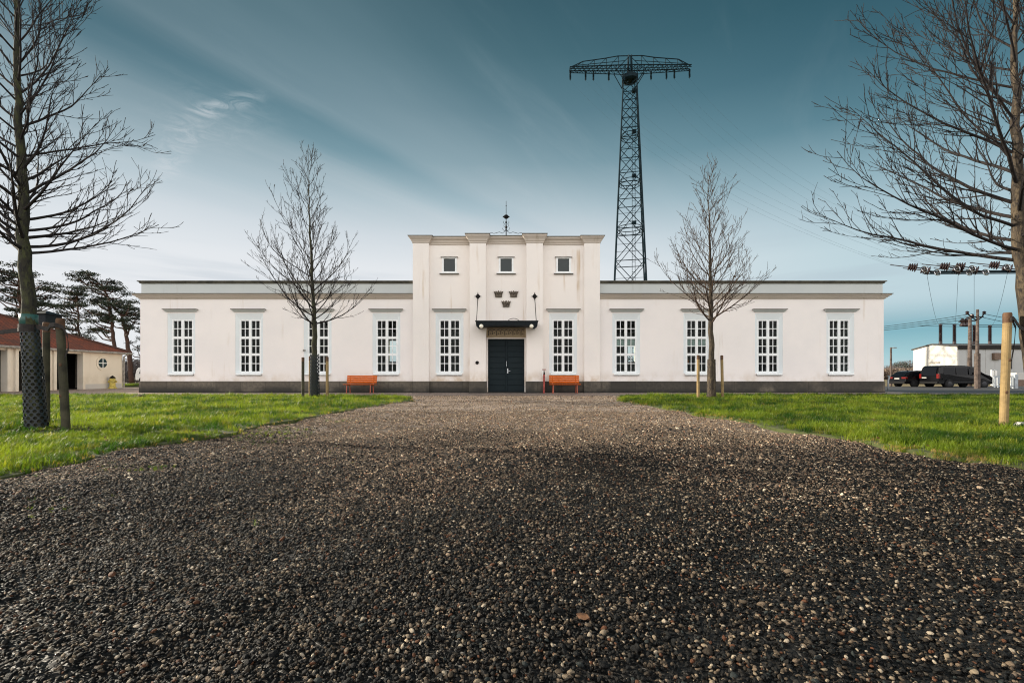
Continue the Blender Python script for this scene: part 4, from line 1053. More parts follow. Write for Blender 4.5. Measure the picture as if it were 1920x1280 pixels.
# ------------------------------------------------------------------ garage building on the left
def garage():
    GX = -27.0; Y0, Y1 = 14.0, 31.55
    g = thing('garage_building', 'low cream outbuilding with red tiled roof and dark open bays at the left edge', 'building', (GX-4, 24, 0))
    EZ = 2.42
    def yy(px): return -GX*F/(960-px)
    ops = []
    # openings given by the photographed pillars
    edges = [(yy(33), yy(90)), (yy(104), yy(153))]
    edges = [(yy(-45), yy(11)), (yy(32), yy(88)), (yy(103.5), yy(153))]
    m = MB(); zt = 2.22
    cur = Y0
    for a, b in edges: m.box(GX-.28, GX, cur, a, 0, zt); cur = b
    m.box(GX-.28, GX, cur, Y1, 0, zt)
    m.box(GX-.28, GX, Y0, Y1, zt, EZ)
    m.box(GX-8, GX-.45, Y1-.35, Y1, 0, EZ); m.box(GX-8, GX-7.7, Y0, Y1-.35, 0, EZ); m.box(GX-7.7, GX-.45, Y0, Y0+.3, 0, EZ)
    m.build('wall', 'garage_plaster', g)
    m = MB()
    for a, b in edges:
        for q in (a-.12, b+.03): m.box(GX+.001, GX+.10, q-.04, q+.12, 0, zt+.08)
        m.box(GX+.001, GX+.11, a-.16, b+.15, zt+.081, zt+.16)
    m.build('door_surround', 'garage_plaster', g)
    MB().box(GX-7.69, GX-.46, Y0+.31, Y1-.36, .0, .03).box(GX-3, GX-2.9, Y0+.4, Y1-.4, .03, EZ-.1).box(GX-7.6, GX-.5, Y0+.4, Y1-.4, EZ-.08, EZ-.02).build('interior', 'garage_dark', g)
    # roof
    o = .35; RZ = 4.55; xr = GX-4; ye = Y1-4.2
    A = [(GX+o, Y0-o), (GX+o, Y1+o), (GX-8-o, Y1+o), (GX-8-o, Y0-o)]
    v = [(a, b, EZ) for a, b in A]+[(xr, ye, RZ), (xr, Y0+3.5, RZ)]+[(a, b, EZ-.09) for a, b in A]
    f = [(0, 1, 4, 5), (1, 2, 4), (2, 3, 5, 4), (3, 0, 5), (6, 7, 1, 0), (7, 8, 2, 1), (8, 9, 3, 2), (9, 6, 0, 3), (9, 8, 7, 6)]
    rf = MB().add(v, f).build('roof', 'roof_tile', g)
    uv = rf.data.uv_layers.new(name='UVMap')
    for p in rf.data.polygons:
        for li in p.loop_indices:
            co = rf.data.vertices[rf.data.loops[li].vertex_index].co
            uv.data[li].uv = (co.y*1.0 if abs(p.normal.x) > abs(p.normal.y) else co.x, co.z*2.0) 
    m = MB(); m.tube([(xr, Y0+3.5, RZ+.03), (xr, ye, RZ+.03), (GX+o, Y1+o, EZ+.05)], .09, 8); m.build('ridge_tiles', 'roof_tile', rf)
    # ventilation hood on the ridge
    cy = F*-(xr)/(960-87); m = MB()
    m.box(xr-.5, xr+.5, cy-.55, cy+.55, RZ-.5, RZ+.35)
    m.rings([[(xr-.65, cy-.7, RZ+.35), (xr+.65, cy-.7, RZ+.35), (xr+.65, cy+.7, RZ+.35), (xr-.65, cy+.7, RZ+.35)], [(xr-.05, cy-.05, RZ+.62), (xr+.05, cy-.05, RZ+.62), (xr+.05, cy+.05, RZ+.62), (xr-.05, cy+.05, RZ+.62)]])
    m.build('roof_vent', 'dark_metal', rf)
    MB().tube([(GX+o+.02, Y0-o, EZ-.03), (GX+o+.02, Y1+o, EZ-.03)], .07, 8).build('gutter', 'hood_metal', g)
    MB().tube([(GX+o, Y1+.05, EZ-.08), (GX+.12, Y1-.02, EZ-.25), (GX+.12, Y1-.02, .05)], .05, 8).build('downpipe', 'hood_metal', g)
    # round window
    wy, wz, wr = yy(192.5), 1.68, .37
    def circ(r, x): return [(x, wy+r*cos(2*pi*k/24), wz+r*sin(2*pi*k/24)) for k in range(24)]
    fr = MB().rings([circ(wr+.12, GX+.002), circ(wr+.12, GX+.05), circ(wr, GX+.05), circ(wr-.05, GX+.008)], False, False).build('round_window', 'garage_plaster', g)
    MB().rings([circ(wr-.06, GX+.004), circ(wr-.06, GX+.012)]).build('pane', 'small_glass', fr)
    MB().box(GX+.013, GX+.03, wy-.02, wy+.02, wz-wr+.06, wz+wr-.06).box(GX+.013, GX+.031, wy-wr+.06, wy-.021, wz-.02, wz+.02).box(GX+.013, GX+.031, wy+.021, wy+wr-.06, wz-.02, wz+.02).build('glazing_bar', 'window_white', fr)
    MB().box(GX+.001, GX+.03, edges[-1][1]+.16, Y1-.1, 0, .32).build('skirting', 'white_render', g)
garage()
# yellow hydrant by the garage
y = 30.4; x = X(211, y)
h = thing('hydrant', 'pale yellow hydrant with dark cap beside the outbuilding wall', 'hydrant', (x, y, 0))
MB().lathe((x, y, 0), [(.24, 0), (.24, .06), (.17, .1), (.15, .55), (.18, .58), (.14, .68)], 14).tube([(x-.26, y, .46), (x+.26, y, .46)], .07, 8).build('body', 'yellow_paint', h, smooth=False)
MB().lathe((x, y, .68), [(.16, 0), (.16, .05), (.08, .13), (.03, .18)], 14).build('cap', 'iron', h)

# ------------------------------------------------------------------ pines
def pine(x, y, label, seed, trunk, limbs, r0=.28):
    """limbs: list of (px, py, rx, rz) foliage pads given at tree depth"""
    r = random.Random(seed); t_ = thing('pine_tree', label, 'tree', (trunk[0][0], y, 0), 'pine trees behind the outbuilding')
    tp = [Vector(p) for p in trunk]; m = MB()
    pts = []
    for a, b in zip(tp, tp[1:]):
        for k in range(5): pts.append(a.lerp(b, k/5)+Vector((r.uniform(-.06, .06), r.uniform(-.06, .06), 0)))
    pts.append(tp[-1]); n = len(pts)
    m.tube(pts, [r0*.72*(1-.75*k/(n-1)) for k in range(n)], 9)
    m.build('trunk', 'pine_bark', t_, smooth=True)
    mb = MB(); mf = MB()
    limbs = limbs+[(a+r.uniform(-1, 1)*c*1.1, b+r.uniform(-.9, .7), c*r.uniform(.4, .8), d*1.1) for a, b, c, d in limbs]
    for (cx_, cz_, rx_, rz_) in limbs:
        cyy = y+r.uniform(-1, 1)*1.6
        c = Vector((cx_, cyy, cz_))
        # join from the trunk below the pad
        best = min(pts, key=lambda p: abs(p.z-(cz_-abs(cx_-p.x)*.35-.3)))
        mid = best.lerp(c, .55)+Vector((0, 0, -.25+r.uniform(-.2, .2)))
        mb.tube([best, mid, c], [.09, .06, .03], 5, False)
        nt = int(640*rx_*max(rz_, .3)*1.6)
        subs = [(c+Vector((r.uniform(-1, 1)*rx_*.8, r.uniform(-1, 1)*rx_*.7, r.uniform(-.6, .6)*rz_)), r.uniform(.3, .55)) for _ in range(max(5, int(10*rx_)))]
        for s_, q in subs: mb.tube([c, s_], [.025, .012], 4, False)
        for _ in range(nt):
            s_, q = r.choice(subs); a = r.uniform(0, 6.28); rr = q*sqrt(r.random())
            p = s_+Vector((cos(a)*rr*1.15, sin(a)*rr*1.15, r.uniform(-.6, .9)*q*.5))
            L = r.uniform(.08, .20); d = Vector((r.gauss(0, 1), r.gauss(0, 1), r.gauss(.5, .6))).normalized()*L
            e = d.cross(Vector((r.gauss(0, 1), r.gauss(0, 1), r.gauss(0, 1)))).normalized()*L*.38
            mf.add([p-e, p+e, p+d], [(0, 1, 2)])
    mb.build('limbs', 'pine_bark', t_); mf.build('crown', 'pine_needle', t_)
def pads(Y, lst): return [(X(a, Y), Z(b, Y), c*Y/F, d*Y/F) for a, b, c, d in lst]
Y = 47
pine(0, Y, 'tall dark pine with the highest broad crown beside the main building', 5,
     [(X(222, Y), Y, 0), P(213, 640, Y), P(210, 600, Y), P(204, 560, Y), P(190, 535, Y), P(172, 520, Y)],
     pads(Y, [(165, 515, 14, 4), (182, 518, 18, 5), (196, 527, 20, 5), (178, 532, 18, 5), (208, 541, 16, 5), (190, 545, 16, 5), (218, 548, 12, 4), (172, 548, 10, 4), (186, 560, 22, 6), (205, 566, 24, 7), (168, 575, 16, 5), (180, 588, 22, 6), (160, 593, 12, 5), (198, 596, 14, 5), (175, 604, 16, 4), (176, 618, 14, 4), (192, 622, 10, 3)]), .27)
pine(0, Y, 'leaning reddish pine nearest the left corner of the main building', 6,
     [(X(247, Y), Y, 0), P(243, 670, Y), P(238, 640, Y), P(234, 610, Y), P(226, 590, Y), P(214, 578, Y)],
     pads(Y, [(212, 572, 14, 5), (230, 572, 18, 6), (243, 566, 10, 4), (248, 580, 12, 4), (236, 588, 16, 5), (222, 586, 14, 5), (252, 598, 10, 5), (240, 602, 12, 5), (256, 612, 6, 4), (213, 602, 8, 3), (226, 612, 8, 3)]), .34)
Y = 52
pine(0, Y, 'slender pine with spreading crown left of the tallest pine', 7,
     [(X(152, Y), Y, 0), P(151, 640, Y), P(146, 615, Y), P(148, 590, Y), P(145, 565, Y), P(135, 545, Y)],
     pads(Y, [(128, 539, 18, 4), (142, 541, 16, 4), (118, 548, 12, 4), (152, 552, 14, 4), (120, 561, 14, 4), (138, 558, 14, 4), (108, 568, 12, 3), (112, 576, 16, 3), (130, 574, 12, 4), (155, 570, 10, 4), (125, 588, 12, 4), (140, 596, 10, 4), (128, 606, 12, 4), (140, 618, 12, 5), (150, 628, 16, 5)]), .22)
Y = 42
pine(0, Y, 'broad dark pine behind the near left trunk', 8,
     [(X(42, Y), Y, 0), P(42, 640, Y), P(40, 600, Y), P(38, 560, Y), P(34, 520, Y)],
     pads(Y, [(22, 502, 14, 4), (14, 512, 16, 4), (32, 514, 16, 5), (55, 522, 14, 5), (8, 528, 12, 4), (24, 532, 22, 5), (48, 535, 20, 5), (72, 530, 10, 4), (78, 540, 8, 3), (12, 545, 18, 4), (38, 550, 22, 5), (68, 555, 14, 4), (4, 562, 14, 4), (26, 566, 22, 4), (56, 570, 18, 4), (78, 568, 10, 3), (16, 580, 20, 4), (44, 583, 20, 4), (72, 586, 12, 3), (28, 594, 18, 3)]), .3)
Y = 60
pine(0, Y, 'small pine half hidden behind the left corner of the main building', 9,
     [(X(268, Y), Y, 0), P(268, 640, Y), P(266, 600, Y)],
     pads(Y, [(258, 620, 6, 4), (255, 635, 8, 4), (258, 648, 8, 3), (252, 655, 6, 3), (262, 605, 8, 5), (256, 677, 7, 5), (255, 692, 7, 6), (266, 590, 8, 5)]), .2)
# hedge, grass mound, white vehicle in the gap
Y = 58
m = MB(); r = random.Random(3)
for k in range(2600):
    x_ = X(r.uniform(225, 275), Y); z_ = r.uniform(0, Z(672, Y))*r.uniform(.8, 1); p = Vector((x_, Y+r.uniform(-.6, .6), z_)); L = .22
    a = Vector((r.gauss(0, 1), r.gauss(0, 1), r.gauss(0, 1))).normalized()*L; b = Vector((r.gauss(0, 1), r.gauss(0, 1), r.gauss(0, 1))).normalized()*L
    m.add([p, p+a, p+b], [(0, 1, 2)])
tag(m.build('hedge', 'far_tree'), 'dull brown hedge in the gap beside the main building', 'hedge')
def verge():
    m = MB(); cx_, cy_ = X(246, 38), 38.5; n = 30
    m.rings([[(cx_+2.2*cos(2*pi*k/n), cy_+3.6*sin(2*pi*k/n), -.05) for k in range(n)], [(cx_+1.9*cos(2*pi*k/n), cy_+3.2*sin(2*pi*k/n), .1) for k in range(n)]], False, True)
    o = m.build('grass_verge', 'turf_soil'); struct(o)
    q = 5000; a = rng.uniform(0, 6.28, q); rr = np.sqrt(rng.uniform(0, 1, q))
    p = np.stack([cx_+1.95*rr*np.cos(a), cy_+3.3*rr*np.sin(a), np.full(q, .09)], 1)
    scatter('verge_grass', p, np.stack([rng.normal(0, .2, q), rng.normal(0, .2, q), rng.uniform(0, 6.28, q)], 1), np.full((q, 3), 1.3), rng.integers(0, 6, q), gt)
verge()

# ------------------------------------------------------------------ vehicles
def vehicle(name, label, cat, x0, yn, zg, L, Wd, prof, belt, roofin, wheels, wr, side_glass, paint, extras):
    """prof: side outline (x along the length from rear, z) of the whole body; near side at y = yn, vehicle points to +x"""
    v = thing(name, label, cat, (x0+L/2, yn+Wd/2, zg))
    m = MB(); n = len(prof)
    def ins(z): return 0 if z <= belt else roofin*((z-belt)/(max(p[1] for p in prof)-belt))**1.1
    def low(z): return .05 if z < .35 else 0
    A = [(x0+px_, yn+ins(pz)+low(pz), zg+pz) for px_, pz in prof]; Bk = [(x0+px_, yn+Wd-ins(pz)-low(pz), zg+pz) for px_, pz in prof]
    m.rings([A, Bk])
    m.build('body', paint, v, bevel=.05)
    for q in side_glass:
        for s in (0, 1):
            pts = []
            for px_, pz in q:
                yy_ = yn+ins(pz)-.012 if s == 0 else yn+Wd-ins(pz)+.012
                pts.append((x0+px_, yy_, zg+pz))
            yi = .03 if s == 0 else -.03
            MB().rings([pts, [(a, b+yi, c_) for a, b, c_ in pts]]).build('side_window', 'car_glass', v)
    for wx in wheels:
        for s in (0, 1):
            yy_ = yn+.0 if s == 0 else yn+Wd
            d_ = 1 if s == 0 else -1
            def cir(r_, y_): return [(x0+wx+r_*cos(2*pi*k/24), y_, zg+wr+r_*sin(2*pi*k/24)) for k in range(24)]
            MB().rings([cir(wr+.07, yy_-.004*d_), cir(wr+.07, yy_+.1*d_)]).build('wheel_arch', 'car_plastic', v)
            w_ = MB().rings([cir(wr*.9, yy_-.03*d_), cir(wr, yy_-.012*d_), cir(wr, yy_+.2*d_), cir(wr*.9, yy_+.21*d_)]).build('wheel', 'tyre', v)
            mm = MB(); mm.rings([cir(wr*.62, yy_-.034*d_), cir(wr*.6, yy_-.04*d_), cir(wr*.16, yy_-.05*d_)])
            mm.build('rim', 'rim_metal', w_)
    extras(v)
    return v
def ex_van(v):
    x0, yn, zg, Wd, L = VX, VY, VZ, VW, VL
    q = [(x0+.02, yn+.22, 1.0), (x0+.02, yn+Wd-.22, 1.0), (x0+.17, yn+Wd-.3, 1.72), (x0+.17, yn+.3, 1.72)]
    MB().rings([[(a-.06, b, zg+c_) for a, b, c_ in q], [(a+.04, b, zg+c_) for a, b, c_ in q]]).build('rear_window', 'car_glass', v)
    for s in (0, 1):
        yy_ = yn+.02 if s == 0 else yn+Wd-.22
        MB().box(x0-.035, x0+.12, yy_-.05, yy_+.17, zg+.78, zg+1.18).build('tail_light', 'tail_light', v, bevel=.02)
    MB().box(x0-.03, x0+.02, yn+1.15, yn+1.60, zg+.80, zg+.89).build('number_plate', 'plate_white', v)
    MB().box(x0-.10, x0+.1, yn+.05, yn+Wd-.05, zg+.32, zg+.52).build('bumper', 'car_plastic', v, bevel=.03)
    MB().box(x0+.35, x0+L-.9, yn-.022, yn+.01, zg+.72, zg+.78).build('side_moulding', 'car_plastic', v)
    MB().box(x0+L-1.72, x0+L-1.62, yn-.22, yn-.03, zg+1.12, zg+1.36).bar((x0+L-1.67, yn-.05, zg+1.15), (x0+L-1.67, yn+.03, zg+1.12), .03).build('wing_mirror', 'car_plastic', v, bevel=.02)
    MB().box(x0+L-.28, x0+L-.05, yn+.03, yn+.3, zg+.75, zg+.92).build('headlight', 'chrome', v, bevel=.02)
VY, VL, VW, VZ = 39.6, 4.85, 1.92, -.17
VX = X(1760, VY)
vehicle('van', 'black panel van parked in the yard in front of the white substation', 'van', VX, VY, VZ, VL, VW,
        [(.02, .30), (.0, .55), (0, .98), (.06, 1.25), (.22, 1.80), (.40, 1.90), (1.2, 1.93), (2.5, 1.90), (3.25, 1.79), (3.92, 1.26), (4.08, 1.16), (4.55, 1.02), (4.80, .82), (4.85, .5), (4.82, .28)],
        1.1, .14, (.95, 3.95), .33,
        [[(.45, 1.12), (1.45, 1.12), (1.45, 1.72), (.55, 1.72)], [(1.55, 1.12), (2.55, 1.12), (2.55, 1.70), (1.55, 1.71)], [(2.66, 1.12), (3.55, 1.12), (3.52, 1.2), (3.02, 1.64), (2.66, 1.67)]], 'car_paint', ex_van)
def ex_car(v):
    x0, yn, zg, Wd, L = CX, CY, CZ, CW, CL
    q = [(x0+.12, yn+.22, .98), (x0+.12, yn+Wd-.22, .98), (x0+.56, yn+Wd-.34, 1.36), (x0+.56, yn+.34, 1.36)]
    MB().rings([[(a-.06, b, zg+c_) for a, b, c_ in q], [(a+.04, b, zg+c_-.03) for a, b, c_ in q]]).build('rear_window', 'car_glass', v)
    for s in (0, 1):
        yy_ = yn+.0 if s == 0 else yn+Wd-.42
        MB().box(x0-.02, x0+.22, yy_-.01, yy_+.43, zg+.74, zg+.90).build('tail_light', 'tail_light', v, bevel=.02)
    MB().box(x0-.05, x0+.05, yn+.64, yn+1.16, zg+.70, zg+.81).build('number_plate', 'plate_white', v)
    MB().box(x0-.08, x0+.1, yn+.05, yn+Wd-.05, zg+.28, zg+.50).build('bumper', 'car_plastic', v, bevel=.03)
    for s in (.25, Wd-.25): MB().tube([(x0+.9, yn+s, zg+1.46), (x0+1.2, yn+s, zg+1.49), (x0+2.5, yn+s, zg+1.49), (x0+2.8, yn+s, zg+1.45)], .02, 6).build('roof_rail', 'chrome', v)
    MB().rings([[(x0+.9, yn+Wd/2-.02, zg+1.45), (x0+1.1, yn+Wd/2-.02, zg+1.46), (x0+1.1, yn+Wd/2+.02, zg+1.46), (x0+.9, yn+Wd/2+.02, zg+1.45)], [(x0+.9, yn+Wd/2-.005, zg+1.58), (x0+.93, yn+Wd/2-.005, zg+1.58), (x0+.93, yn+Wd/2+.005, zg+1.58), (x0+.9, yn+Wd/2+.005, zg+1.58)]]).build('antenna', 'car_plastic', v)
CY, CL, CW, CZ = 41.6, 4.6, 1.85, -.17
CX = X(1698, CY)
vehicle('estate_car', 'black estate car with red tail lights parked left of the van', 'car', CX, CY, CZ, CL, CW,
        [(.03, .26), (0, .5), (.02, .72), (.10, .95), (.55, 1.38), (.75, 1.45), (1.7, 1.47), (2.5, 1.42), (3.3, .98), (4.2, .86), (4.52, .70), (4.6, .45), (4.56, .24)],
        .92, .20, (.85, 3.75), .32,
        [[(.72, .98), (1.35, .97), (1.35, 1.36), (.92, 1.36)], [(1.42, .97), (2.15, .96), (2.15, 1.37), (1.42, 1.38)], [(2.22, .96), (3.1, .95), (2.6, 1.3), (2.22, 1.36)]], 'car_paint', ex_car)
wv = 56
def ex_none(v):
    MB().box(X(252, wv)-.03, X(252, wv)+.02, wv+.3, wv+1.5, 1.1, 1.5).build('rear_window', 'car_glass', v)
vehicle('white_van', 'white van far away in the gap beside the left corner of the main building', 'van', X(253, wv), wv, 0, 4.8, 1.9,
        [(.02, .30), (.0, .9), (.1, 1.5), (.3, 1.85), (2.5, 1.9), (3.3, 1.8), (3.9, 1.2), (4.6, 1.0), (4.8, .5), (4.78, .3)], 1.0, .12, (.9, 3.9), .33,
        [[(.5, 1.1), (1.4, 1.1), (1.4, 1.6), (.6, 1.6)]], 'white_paint', ex_none)

# ------------------------------------------------------------------ substation house on the right
def substation():
    YS_ = 60.0; x0 = X(1795, YS_); x1 = 84; g0 = -.25
    yb = YS_+6.6; ym = YS_+3.6
    zr, zn, zf = Z(645.5, ym), Z(648.5, YS_), Z(655, yb)
    s = thing('substation', 'white gabled substation house with dark roof edge behind the black van', 'building', ((x0+x1)/2, YS_+3, g0))
    m = MB(); m.rings([[(x0, YS_, g0), (x0, yb, g0), (x0, yb, zf-.1), (x0, ym, zr-.1), (x0, YS_, zn-.1)], [(x0+.25, YS_, g0), (x0+.25, yb, g0), (x0+.25, yb, zf-.1), (x0+.25, ym, zr-.1), (x0+.25, YS_, zn-.1)]])
    m.build('gable_wall', 'white_render', s)
    MB().box(x0+.251, x1, YS_, YS_+.3, g0, zn-.3).build('front_wall', 'shaded_cladding', s)
    m = MB(); m.rings([[(x0-.15, YS_-.2, zn-.1), (x0-.15, ym, zr-.05), (x0-.15, yb+.2, zf-.1), (x0-.15, yb+.2, zf+.05), (x0-.15, ym, zr+.1), (x0-.15, YS_-.2, zn+.05)], [(x1, YS_-.2, zn-.1), (x1, ym, zr-.05), (x1, yb+.2, zf-.1), (x1, yb+.2, zf+.05), (x1, ym, zr+.1), (x1, YS_-.2, zn+.05)]])
    rf = m.build('roof', 'roof_felt', s)
    MB().box(x0-.02, x1, YS_-.22, YS_-.1, zn-.42, zn+.06).build('roof_fascia', 'iron', rf)
    m = MB()
    for k in range(14): m.box(x0+1.2+k*1.25, x0+1.215+k*1.25, YS_-.012, YS_, g0, zn-.42)
    m.build('panel_joint', 'hood_metal', s)
    p = P(1866, 668, YS_)
    b = MB().box(p[0]-.45, p[0]+.45, YS_-.35, YS_, p[2]-.45, p[2]+.45).build('vent_box', 'box_brown', s)
    p = P(1753, 679, YS_+3.2)
    MB().box(x0-.08, x0, YS_+2.4, YS_+4.0, Z(681, YS_+3.2), Z(678, YS_+3.2)).build('wall_sign', 'hood_metal', s)
    tops = []
    for px in (1763.5, 1789.5, 1826.5, 1856):
        yy_ = ym-.6; x = X(px, yy_); zb_ = zr-.1; zt_ = Z(609 if px < 1800 else 611, yy_)
        m = MB(); n = 16; prof = [(.42, 0), (.42, .12), (.2, .16), (.2, .5)]
        hh = zt_-zb_-.5
        for k in range(n): prof += [(.13, .5+hh*k/n), (.23, .5+hh*(k+.5)/n)]
        prof += [(.2, .5+hh), (.12, .5+hh+.15)]
        m.lathe((x, yy_, zb_), prof, 12).build('bushing', 'porcelain', s)
        tops.append((x, yy_, zt_+.1))
    MB().tube(tops+[(X(1925, tops[0][1]), tops[0][1], tops[-1][2])], .05, 6).build('busbar', 'iron', s)
    MB().tube([(X(1715, 62), 61.2, zr+2.3), (X(1925, 62), 61.2, zr+2.1)], .03, 5).build('upper_busbar', 'iron', s)
    m = MB()
    for px in (1853, 1860): m.lathe((X(px, 58), 61.3, Z(612, 61.3)), [(.12, 0), (.35, .1), (.2, .5), (.3, .8), (.1, 1.1)], 10)
    m.bar((X(1845, 58), 61.3, Z(603, 61.3)), (X(1880, 58), 61.3, Z(601, 61.3)), .08); m.build('isolator', 'porcelain', s)
    return tops
tops = substation()
# wood poles
def pole(px, Y, py, zb, label, arm=None, r=.13, wide_to=None):
    x = X(px, Y); zt = Z(py, Y); p = thing('utility_pole', label, 'pole', (x, Y, zb), 'utility poles behind the van')
    MB().tube([(x, Y, zb), (x+.04, Y, zt)], [r, r*.62], 10).build('shaft', 'pole_wood', p, smooth=True)
    if wide_to: MB().tube([(x+.012, Y, zb+.01), (x+.02, Y, wide_to)], [r*1.35, r*1.3], 10).build('steel_base', 'pole_wood', p)
    return p, x, zt
p1, x1_, z1_ = pole(1818, 45, 594, -.2, 'left utility pole of the pair, seen over the van roof', r=.20)
m = MB(); m.ball((x1_+.25, 45, z1_+.15), .16); m.bar((x1_-.3, 45, z1_-.1), (x1_+.5, 45, z1_), .05); m.build('insulator', 'porcelain', p1)
p2, x2_, z2_ = pole(1832, 36, 580, -.19, 'taller utility pole in front of the van with a forked crossarm', r=.14, wide_to=2.6)
m = MB(); zc = Z(594, 36); m.tube([(x2_-.75, 36, zc+.25), (x2_-.45, 36, zc-.0), (x2_, 36, zc-.3), (x2_+.4, 36, zc), (x2_+.55, 36, zc+.3)], .045, 6); m.bar((x2_-.5, 36, zc), (x2_+.5, 36, zc), .045); m.build('crossarm', 'iron', p2)
for dx_ in (-.78, .56): MB().lathe((x2_+dx_, 36, zc+.2), [(.06, 0), (.13, .06), (.08, .12), (.13, .18), (.05, .26)], 10).build('insulator', 'porcelain', p2)
def cable(a, b, sag, r, label, group, n=24):
    a, b = Vector(a), Vector(b); pts = [a.lerp(b, k/n)-Vector((0, 0, sag*4*(k/n)*(1-k/n))) for k in range(n+1)]
    return tag(MB().tube(pts, r, 5).build('power_line', 'wire'), label, 'cable', group)
for k, (dz_, nm) in enumerate(((.35, 'uppermost'), (.05, 'middle'), (-.2, 'lowest'))):
    cable((x2_-.7+.2*k, 36, zc+.2-.15*k), P(1500, 622+k*3, 60), .35, .022, nm+' sagging line running left from the taller utility pole', 'low lines to the utility pole')
for k in range(2):
    cable((x2_+.5, 36, zc+.25-.3*k), P(1990, 601+k*10, 44), .25, .02, ('upper' if k == 0 else 'lower')+' line running right from the taller utility pole', 'low lines to the utility pole')
# street lamp pole at the wing corner
Y = 46; x = X(1670.5, Y)
s = thing('lamp_post', 'thin dark lamp post standing beyond the right corner of the main building', 'lamp post', (x, Y, -.2))
MB().tube([(x, Y, -.2), (x, Y, Z(651, Y))], [.11, .08], 10).build('shaft', 'pole_wood', s)
MB().tube([(x, Y, Z(653, Y)), (x+.35, Y, Z(651.5, Y))], .03, 6).box(x+.2, x+.55, Y-.08, Y+.08, Z(652.5, Y), Z(651, Y)).build('lamp_head', 'hood_metal', s)
# grey rail post next to the corner
Y = 27; x = X(1667, Y)
s = thing('barrier_post', 'bent pale grey barrier post beside the right corner of the main building', 'post', (x, Y, 0))
MB().tube([(x-.05, Y, -.1), (x-.05, Y, .6), (x+.02, Y, .78), (x+.2, Y+.3, .84)], .045, 8).build('tube', 'fence_metal', s, smooth=True)
# white gate fence
Y = 36.5
s = thing('picket_fence', 'pale grey metal fence of upright bars right of the van', 'fence', (X(1880, Y), Y, -.2))
m = MB(); xa_, xb_ = X(1864, Y), X(1900, Y)
k = xa_
while k < xb_: m.box(k, k+.10, Y-.02, Y+.02, -.1, .78); k += .27
m.build('bar_panel', 'fence_metal', s)
MB().box(xa_-.05, xb_, Y-.045, Y-.021, .70, .77).box(xa_-.05, xb_, Y-.045, Y-.021, .0, .06).build('rail', 'fence_metal', s)
for px in (1903, ): MB().box(X(px, Y)-.13, X(px, Y)+.13, Y-.13, Y+.13, -.2, .98).build('gate_post', 'fence_metal', s, bevel=.02)
MB().tube([(X(1862, 34.5), 34.5, .05), (X(1862, 34.5), 34.5, .8), (X(1900, 34.5), 34.5, .86)], .03, 6).build('hand_rail', 'fence_metal', s)
Y = 46
b = thing('white_cabinet', 'white equipment cabinet with dark opening at the right frame edge', 'cabinet', (X(1914, Y), Y, -.2))
MB().box(X(1906, Y), X(1930, Y), Y, Y+1.2, -.22, 1.15).build('housing', 'white_render', b, bevel=.02)
MB().box(X(1909, Y), X(1922, Y), Y-.02, Y, -.2, .45).build('opening', 'box_brown', b)
for px in (1860.5, 1866.5):
    Y = 50; x = X(px, Y)
    s = thing('marker_post', ('left' if px < 1863 else 'right')+' one of two short white posts before the shaded substation wall', 'post', (x, Y, -.2), 'short white posts by the substation')
    MB().box(x-.11, x+.11, Y-.08, Y+.08, -.22, Z(694, Y)).build('shaft', 'white_paint', s, bevel=.01)
    MB().box(x-.13, x+.13, Y-.1, Y+.1, Z(694, Y), Z(693, Y)).build('cap', 'fence_metal', s)

# ------------------------------------------------------------------ far field, scrub and trees on the right horizon
def twiggy(x, y, h, wd, seed, label, mat='far_tree', nb=900):
    r = random.Random(seed); t_ = thing('distant_tree', label, 'tree', (x, y, -.2), 'bare trees on the horizon')
    MB().tube([(x, y, -.2), (x+.1, y, h*.6)], [h*.03, h*.012], 6).build('trunk', 'pine_bark', t_)
    m = MB()
    for _ in range(nb):
        a = r.uniform(0, 6.28); q = sqrt(r.random()); p = Vector((x+cos(a)*q*wd, y+sin(a)*q*wd, h*.25+h*.75*(1-q*q*.7)*r.random()))
        d = Vector((r.gauss(0, .6), r.gauss(0, .6), 1)).normalized()*h*.12; e = Vector((r.gauss(0, 1), r.gauss(0, 1), r.gauss(0, 1))).normalized()*.06*h*.3
        m.add([p-e, p+e, p+d], [(0, 1, 2)])
    m.build('crown', mat, t_); return t_
names = ['leftmost bare tree on the horizon beside the wing corner', 'second bare tree from the left on the far horizon', 'dark rounded tree in the middle of the far horizon', 'grey bare tree left of the white gable', 'tall grey bare tree nearest the white gable']
for k, (px, top, wd) in enumerate(((1664, 684, 6), (1676, 686, 7), (1688, 678, 5), (1698, 677, 8), (1708, 675, 8))):
    Y = 170+8*k; twiggy(X(px, Y), Y, Z(top, Y), wd*.9, 60+k, names[k], 'far_tree' if k != 2 else 'pine_needle', 1500)
m = MB(); r = random.Random(77)
for _ in range(9000):
    Y = r.uniform(118, 132); x = X(r.uniform(1630, 1740), Y); z = r.uniform(-.2, Z(690+r.uniform(0, 6), Y))
    p = Vector((x, Y, z)); a = Vector((r.gauss(0, 1), r.gauss(0, 1), r.gauss(0, 1))).normalized()*.5; b = Vector((r.gauss(0, 1), r.gauss(0, 1), r.gauss(0, 1))).normalized()*.5
    m.add([p, p+a, p+b], [(0, 1, 2)])
o = m.build('scrub', 'far_scrub'); o['kind'] = 'stuff'

